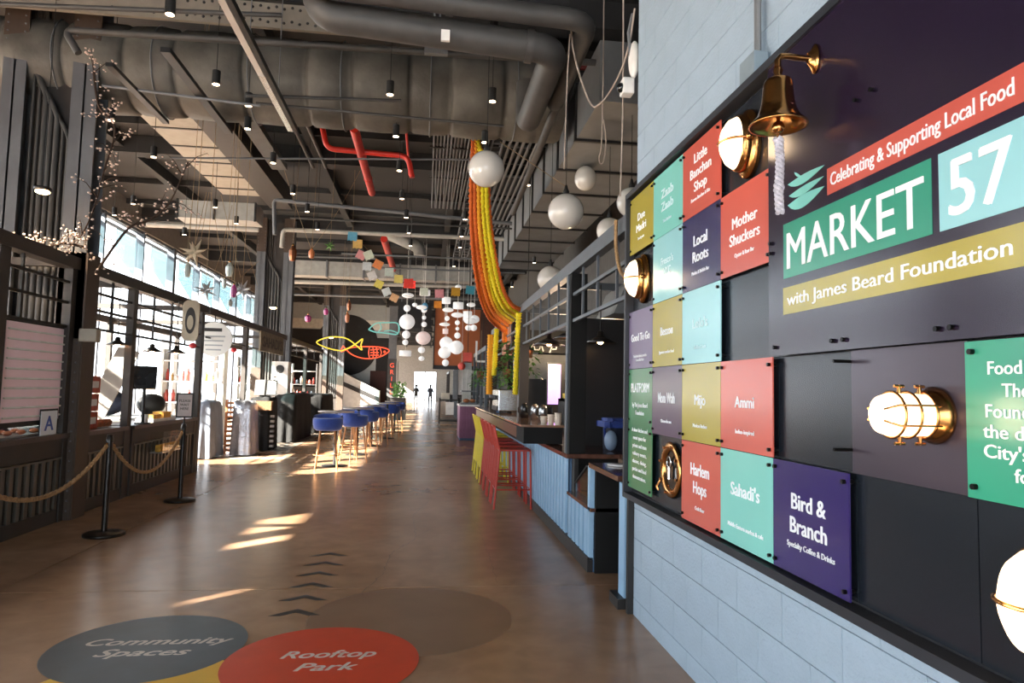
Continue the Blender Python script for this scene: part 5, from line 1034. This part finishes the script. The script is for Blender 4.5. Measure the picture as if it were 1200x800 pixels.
# (shape, material, world centre, radius, flatness)
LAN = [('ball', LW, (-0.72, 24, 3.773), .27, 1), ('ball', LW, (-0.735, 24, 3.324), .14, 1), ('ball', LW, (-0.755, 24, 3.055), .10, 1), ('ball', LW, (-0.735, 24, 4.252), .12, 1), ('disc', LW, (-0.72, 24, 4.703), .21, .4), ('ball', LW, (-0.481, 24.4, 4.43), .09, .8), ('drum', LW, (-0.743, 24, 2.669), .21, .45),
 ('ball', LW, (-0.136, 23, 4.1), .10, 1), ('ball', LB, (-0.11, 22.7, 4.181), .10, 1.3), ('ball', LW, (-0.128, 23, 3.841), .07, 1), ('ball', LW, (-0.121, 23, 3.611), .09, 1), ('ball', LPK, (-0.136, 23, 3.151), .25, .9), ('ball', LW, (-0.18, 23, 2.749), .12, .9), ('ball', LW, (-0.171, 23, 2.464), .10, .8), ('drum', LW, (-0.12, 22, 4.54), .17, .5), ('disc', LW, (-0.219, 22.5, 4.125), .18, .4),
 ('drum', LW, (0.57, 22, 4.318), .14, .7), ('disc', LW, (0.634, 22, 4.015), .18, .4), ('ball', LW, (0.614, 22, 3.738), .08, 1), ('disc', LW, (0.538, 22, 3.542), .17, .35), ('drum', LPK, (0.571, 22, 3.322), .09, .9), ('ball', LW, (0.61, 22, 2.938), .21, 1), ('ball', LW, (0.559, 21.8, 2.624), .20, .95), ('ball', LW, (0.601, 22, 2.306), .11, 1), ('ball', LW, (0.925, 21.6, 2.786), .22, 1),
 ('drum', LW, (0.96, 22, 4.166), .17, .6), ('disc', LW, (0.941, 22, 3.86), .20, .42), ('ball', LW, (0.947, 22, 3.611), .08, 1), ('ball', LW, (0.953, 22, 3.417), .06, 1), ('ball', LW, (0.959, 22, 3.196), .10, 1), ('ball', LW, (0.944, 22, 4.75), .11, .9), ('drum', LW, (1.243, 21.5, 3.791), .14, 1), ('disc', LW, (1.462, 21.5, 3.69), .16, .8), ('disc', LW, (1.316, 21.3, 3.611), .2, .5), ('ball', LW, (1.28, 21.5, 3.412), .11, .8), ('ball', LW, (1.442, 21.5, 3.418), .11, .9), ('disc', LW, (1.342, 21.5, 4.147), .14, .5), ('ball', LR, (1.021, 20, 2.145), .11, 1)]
sh = {'ball': 'round', 'disc': 'flattened', 'drum': 'drum shaped'}
colw = ['left', 'left', 'left', 'left', 'left', 'left', 'left']+['middle']*9+['copper backed']*9+['right of the copper backed']*6+['far right']*7
for k, (shp, mat, p, r_, fz) in enumerate(LAN):
    size = 'large' if r_ > .19 else ('small' if r_ < .11 else 'medium'); nm = {LB: 'blue', LR: 'coral', LPK: 'blush'}.get(mat, 'white')
    t = thing('paper_lantern', '%s %s %s paper lantern, number %d from the top of the %s column' % (size, nm, sh[shp], 1, 'x'), 'lantern', p, group='paper lanterns in columns')
    above = sum(1 for q, L in enumerate(LAN) if colw[min(q, len(colw)-1)] == colw[min(k, len(colw)-1)] and L[2][2] > p[2]); od = ['topmost', 'second', 'third', 'fourth', 'fifth', 'sixth', 'seventh', 'eighth', 'ninth', 'tenth'][above]
    t['label'] = '%s %s %s paper lantern, %s from top, %s column' % (size, nm, sh[shp], od, colw[min(k, len(colw)-1)])
    b = B()
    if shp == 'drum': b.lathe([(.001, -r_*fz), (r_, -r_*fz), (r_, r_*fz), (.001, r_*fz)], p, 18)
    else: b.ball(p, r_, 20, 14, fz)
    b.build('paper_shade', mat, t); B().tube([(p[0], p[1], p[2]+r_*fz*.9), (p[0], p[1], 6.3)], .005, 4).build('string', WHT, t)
# ------------------------------------------------------------------ far hall: panels, mural, stair, neon fish
COPP = M('copper_panel_paint', '#a85c33', .55, .1, .08, 2); MURG = M('mural_grey', '#9ba0a0', .8, 0, .05); MURB = M('mural_black', '#1b1a1b', .8)
t = thing('copper_panel', 'large copper brown panel hanging behind the white paper lanterns', 'panel', (1.2, 28, 2.4)); B().bx(.30, 2.15, 28, 28.1, 2.42, 4.75).build('panel', COPP, t); B().bx(.26, .30, 27.97, 28.13, 2.3, 4.8).bx(.26, 3.7, 27.97, 28.13, 2.26, 2.42).build('panel_edge', DARK, t); B().bx(2.15, 3.7, 28, 28.1, 2.42, 4.75).build('side_panel', M('dark_brown_panel', '#4a2a1e', .6), t)
t = thing('hanging_square', 'black square panel hanging left of the copper one', 'panel', (-.5, 26, 3.7)); B().bx(-1.12, .13, 26, 26.06, 3.72, 4.72).build('panel', MURB, t)
for x in (-1.0, .0): B().cyl((x, 26.03, 4.7), (x, 26.03, 6.3), .012, 6).build('rod', GRY, t)
ml = struct(B().bx(-8.3, -1.75, 40, 40.3, 0, 6.35).build('wall_mural', MURG))
B().prism([(1.75*cos(a*pi/32), 1.75*sin(a*pi/32)) for a in range(64)], (-4.55, 39.99, 3.85), (1, 0, 0), SZ, .006).build('black_circle', MURB, ml)
B().bx(-8.2, -5.2, 39.985, 39.992, 1.4, 4.7).build('black_field', MURB, ml); B().bx(-2.9, -2.2, 39.985, 39.992, 0, 4.3).build('black_field', MURB, ml); B().bx(-2.2, -1.75, 39.98, 39.992, 0, 6.3).build('grey_pilaster', GRY, ml)
B().bx(-8.2, -2.0, 39.985, 39.994, 4.75, 5.3).build('pale_frieze', M('pale_frieze', '#c6c2b6', .7), ml)
B().bx(-3.2, -2.3, 39.975, 39.984, .2, 2.4).build('dark_red_field', M('oxblood', '#3d211d', .8), ml)
t = thing('stair_flight', 'pale grey staircase side descending to the right before the far wall', 'stair', (-3.8, 39.3, 0)); B().prism([(-1.9, 0), (1.05, 0), (1.05, 1.25), (-1.9, 2.7)], (-3.6, 39.5, .0), (1, 0, 0), SZ, .9).build('stair_side', M('stair_pale', '#a9a8a4', .7), t)
B().prism([(-1.9, 1.55), (1.05, .30), (1.05, .55), (-1.9, 1.8)], (-3.6, 38.58, .35), (1, 0, 0), SZ, .02).build('stringer', MURB, t)
def neon(P, mat, label, r=.022, extra=None, name='fish_outline'):
    t = thing(name, label, 'neon sign', P[0]); B().tube(spline(P, 4), r, 6).build('outline', mat, t)
    for e in (extra or []): B().tube(spline(e, 3), r*.8, 6).build('inner_line', mat, t)
    p = max(P, key=lambda q: q[2]); B().tube([p, (p[0], p[1], 6.3)], .005, 4).build('string', STR, t); return t
NO = M('neon_orange', '#e0583c', .5, es=.55, ec='#ff5a38', n=0); NY = M('neon_yellow', '#d9c035', .5, es=.5, ec='#ffd84a', n=0); NC = M('neon_cyan', '#6fb5b0', .5, es=.25, ec='#7fd8d0', n=0)
neon([(-2.87, 24, 2.873), (-2.572, 24, 2.587), (-2.105, 24, 2.453), (-1.615, 24, 2.526), (-1.302, 24, 2.742), (-1.539, 24, 2.853), (-2.004, 24, 2.869), (-2.581, 24, 2.823), (-2.92, 24, 2.666), (-2.87, 24, 2.873)], NO, 'orange outline fish with a filled scaly shoulder, lowest of the hanging fish', extra=[[(-1.974, 24, 2.841), (-1.997, 24, 2.663), (-1.962, 24, 2.486)], [(-1.858, 24, 2.844), (-1.823, 24, 2.667), (-1.846, 24, 2.49)], [(-1.742, 24, 2.847), (-1.707, 24, 2.671), (-1.731, 24, 2.522)], [(-1.942, 24, 2.753), (-1.653, 24, 2.791)], [(-1.939, 24, 2.664), (-1.649, 24, 2.672)], [(-1.936, 24, 2.576), (-1.646, 24, 2.584)], [(-1.626, 24, 2.851), (-1.562, 24, 2.675), (-1.615, 24, 2.526)], [(-1.476, 24, 2.737), (-1.417, 24, 2.709), (-1.474, 24, 2.677), (-1.476, 24, 2.737)]])
neon([(-2.799, 23, 2.645), (-2.528, 23, 2.766), (-2.313, 23, 2.914), (-2.124, 23, 3.061), (-2.172, 23, 2.861), (-2.138, 23, 2.693), (-2.31, 23, 2.829), (-2.565, 23, 3.019), (-2.817, 23, 3.096), (-3.228, 23, 3.083), (-3.604, 23, 2.903), (-3.214, 23, 2.718), (-2.799, 23, 2.645)], NY, 'yellow outline fish crossing the farthest column')
neon([(-1.857, 22, 3.298), (-1.651, 22, 3.495), (-1.331, 22, 3.533), (-0.954, 22, 3.519), (-0.943, 22, 3.191), (-1.32, 22, 3.206), (-1.641, 22, 3.223), (-1.857, 22, 3.298)], NC, 'pale cyan outline fish highest on the right', extra=[[(-1.517, 22, 3.5), (-1.459, 22, 3.365), (-1.561, 22, 3.226)], [(-1.375, 22, 3.259), (-1.162, 22, 3.293), (-0.944, 22, 3.218)]])
t = thing('vertical_sign', 'narrow vertical sign with small coral letters at the foot of the mural wall', 'sign', (-1.95, 39.6, .2)); B().bx(-2.2, -1.7, 39.5, 39.6, .9, 3.1).build('sign_board', M('slate_panel', '#3d3e40', .6), t)
for k, c in enumerate('GRILL'): text(c, 'letter', NO, t, (-1.95, 39.49, 2.6-.38*k), (1, 0, 0), SZ, size=.36)
# white pipes and planters in the far middle
t = thing('planter', 'dark planter with green plants at the far left end of the aisle', 'planter', (-1.2, 32, 0)); B().bx(-1.6, -.9, 31.6, 32.6, 0, 1.0).build('box', DARK, t)
b = B(); rnd = random.Random(5)
for k in range(260):
    p = Vector((rnd.uniform(-1.5, -.95), rnd.uniform(31.7, 32.5), 1.0+rnd.uniform(0, .7))); d = Vector((rnd.uniform(-1, 1), rnd.uniform(-1, 1), rnd.uniform(-.2, 1)))*.12; s_ = d.cross(Vector((0, 1, 0))).normalized()*.04; b.add([p, p+d*.5+s_, p+d, p+d*.5-s_], [(0, 1, 2, 3)])
b.build('foliage', LEAF, t, kind='stuff')
# side frames receding on the right beyond the bar
for k, (y, l) in enumerate(((17.5, 'first far kiosk frame beyond the bar on the right'), (24, 'second far kiosk frame beyond the bar on the right'), (34, 'third far kiosk frame on the right'), (46, 'last far kiosk frame on the right'))):
    t = thing('kiosk_frame', l, 'kiosk', (1.9, y, 0)); L = 4.5
    B().bx(1.5, 1.58, y, y+L, 2.5, 2.62).build('header_beam', FR, t)
    for q in (0, 1.5, 3, 4.45): B().bx(1.5, 1.58, y+q, y+q+.1, 0, 2.5).build('post', [FR, M('pale_frame'), FR, DKB][k], t)
    B().bx(1.62, 2.9, y+.2, y+L-.2, 0, 1.0).build('counter_body', [M('plum_slat', '#8d5f7c', .6), DARK, WG, DARK][k], t); B().bx(1.56, 3.0, y+.15, y+L-.15, 1.0, 1.05).build('countertop', KTOP, t)
    B().bx(2.9, 3.7, y+.2, y+.26, 1.05, 2.5).build('side_screen', [DKB, MURB, FR, DKB][k], t)
for k in range(13): B().bx(1.60+.1*k, 1.64+.1*k, 17.62, 17.7, .05, 1.0)
t = thing('skirted_table', 'far counter with a plum coloured vertical slat front', 'counter', (1.45, 20.4, 0))
for k in range(7): B().bx(1.02+.085*k, 1.07+.085*k, 19.95, 20.0, .06, .98).build('slat', M('plum_slat'), t)
B().bx(1.0, 1.6, 20.0, 21.4, .06, .98).build('counter_body', M('plum_slat'), t); B().bx(.98, 1.62, 19.93, 21.4, .98, 1.03).build('countertop', WHT, t); B().bx(1.02, 1.58, 20.02, 21.4, 0, .06).build('plinth', M('blue_backing'), t)
t = thing('glass_case', 'small glass case with orange food on the plum counter', 'display case', (1.3, 20.4, 1.03)); B().bx(1.03, 1.5, 20.0, 20.5, 1.03, 1.08).build('case_base', GRY, t); B().bx(1.03, 1.5, 20.0, 20.5, 1.40, 1.44).build('case_top', GRY, t); B().bx(1.03, 1.5, 20.0, 20.01, 1.08, 1.40).build('glass_panel', SGL, t); B().ball((1.2, 20.25, 1.14), .1, 12, 8, .6).ball((1.38, 20.25, 1.14), .09, 12, 8, .6).build('food', ORG, t)
tag(B().bx(1.62, 1.85, 17.0, 17.1, 1.05, 1.5).build('counter_divider', M('teal_blue', '#2f6fa0', .6)), 'small teal blue panel beside the amber garland', 'panel')
# cart in the aisle
t = thing('service_cart', 'black two tier cart with a white notice at the far end of the aisle', 'cart', (.95, 27.5, 0))
for z in (.18, 1.0): B().bx(.55, 1.35, 27.2, 27.9, z, z+.05).build('cart_shelf', BLK, t)
for xx in (.57, 1.33):
    for yy in (27.22, 27.88): B().bx(xx-.02, xx+.02, yy-.02, yy+.02, .06, 1.1).build('upright', BLK, t); B().lathe([(.001, -.02), (.05, -.02), (.05, .02), (.001, .02)], (xx, yy, .05), 12, Matrix.Rotation(pi/2, 3, 'Y')).build('wheel', GRY, t)
B().bx(.8, 1.12, 27.15, 27.18, .45, .95).build('notice', WHT, t); B().bx(.62, .95, 27.3, 27.7, 1.05, 1.3).build('cream_box', M('cream_box2', '#c8bfae', .7), t)
# hanging sign boards above the far aisle
for k, (p, w_, h, mat, l) in enumerate((((1.189, 20, 2.4), .13, .15, LR, 'small coral square sign hanging beside the lanterns'), ((1.195, 20, 2.175), .12, .12, MURG, 'small grey square sign under the coral one'), ((1.472, 18, 2.479), .2, .28, WHT, 'white outlined frame sign near the amber garland'))):
    t = thing('hanging_sign', l, 'sign', p); x, y, z = p
    if k < 2: B().bx(x-w_, x+w_, y, y+.03, z-h, z+h).build('board', mat, t)
    else:
        b = B(); b.bx(x-w_, x-w_+.05, y, y+.03, z-h, z+h).bx(x+w_-.05, x+w_, y, y+.03, z-h, z+h*.2).bx(x-w_, x+w_, y, y+.03, z-h, z-h+.05).build('frame', mat, t)
    B().cyl((x, y+.015, z+h), (x, y+.015, 6.3), .006, 5).build('rod', BLK, t)
# exit sign, red glow
t = thing('exit_sign', 'small red EXIT sign among the paper flags', 'sign', (-0.556, 19, 4.323)); x, y, z = (-0.534, 19, 4.347); B().bx(x-.16, x+.16, y, y+.05, z-.1, z+.1).build('box', M('exit_box', '#c8281e', .5, es=.6, ec='#ff2a18', n=0), t); text('EXIT', 'lettering', WHT, t, (x, y-.003, z-.05), (1, 0, 0), SZ, size=.13); B().cyl((x, y+.02, z+.1), (x, y+.02, 6.3), .008, 5).build('rod', GRY, t)
# distant people --------------------------------------------------------
def person(loc, label, shirt, trs, h=1.72, walk=.16, seed=0):
    t = thing('person', label, 'person', loc); x, y, z = loc; k = h/1.72
    V = [(0, 0, .93), (0, 0, 1.15), (0, 0, 1.38), (0, 0, 1.47), (0, -.01, 1.56), (0, -.01, 1.66), (-.17, 0, 1.40), (-.22, .02, 1.12), (-.21, -.08, .88), (.17, 0, 1.40), (.22, -.02, 1.12), (.21, .08, .88), (-.09, 0, .9), (-.10, -walk, .48), (-.10, -walk*.6, .07), (-.10, -walk*.6-.14, .03), (.09, 0, .9), (.10, walk*.5, .48), (.10, walk*1.3, .10), (.10, walk*1.3-.13, .03)]
    E = [(0, 1), (1, 2), (2, 3), (3, 4), (4, 5), (2, 6), (6, 7), (7, 8), (2, 9), (9, 10), (10, 11), (0, 12), (12, 13), (13, 14), (14, 15), (0, 16), (16, 17), (17, 18), (18, 19)]
    Rr = [.15, .14, .15, .055, .095, .085, .065, .05, .038, .065, .05, .038, .09, .065, .045, .04, .09, .065, .045, .04]
    me = bpy.data.meshes.new('body'); me.from_pydata([(a*k, c*k, d*k) for a, c, d in V], E, []); o = bpy.data.objects.new('body', me); COL.objects.link(o); setp(o, t)
    m_ = o.modifiers.new('skin', 'SKIN'); sv = me.skin_vertices[0].data
    for i, r_ in enumerate(Rr): sv[i].radius = (r_*k, r_*k*.85)
    sv[0].use_root = True; o.modifiers.new('sub', 'SUBSURF').levels = 1; o.modifiers['sub'].render_levels = 2; me.materials.append(shirt)
    B().ball((x, y+.02, z+1.66*k), .105, 12, 8, 1).build('hair', BLK, t); B().bx(x-.11, x+.11, y-.03*k, y+.03*k, z+.9*k, z+.93*k).build('belt', trs, t)
person((.35, 52, 0), 'distant person in dark clothes walking in the aisle', M('dark_clothes', '#22252e', .9), BLK); person((-.75, 55, 0), 'distant person in a black coat left of the other walker', BLK, DARK, 1.7, .1)
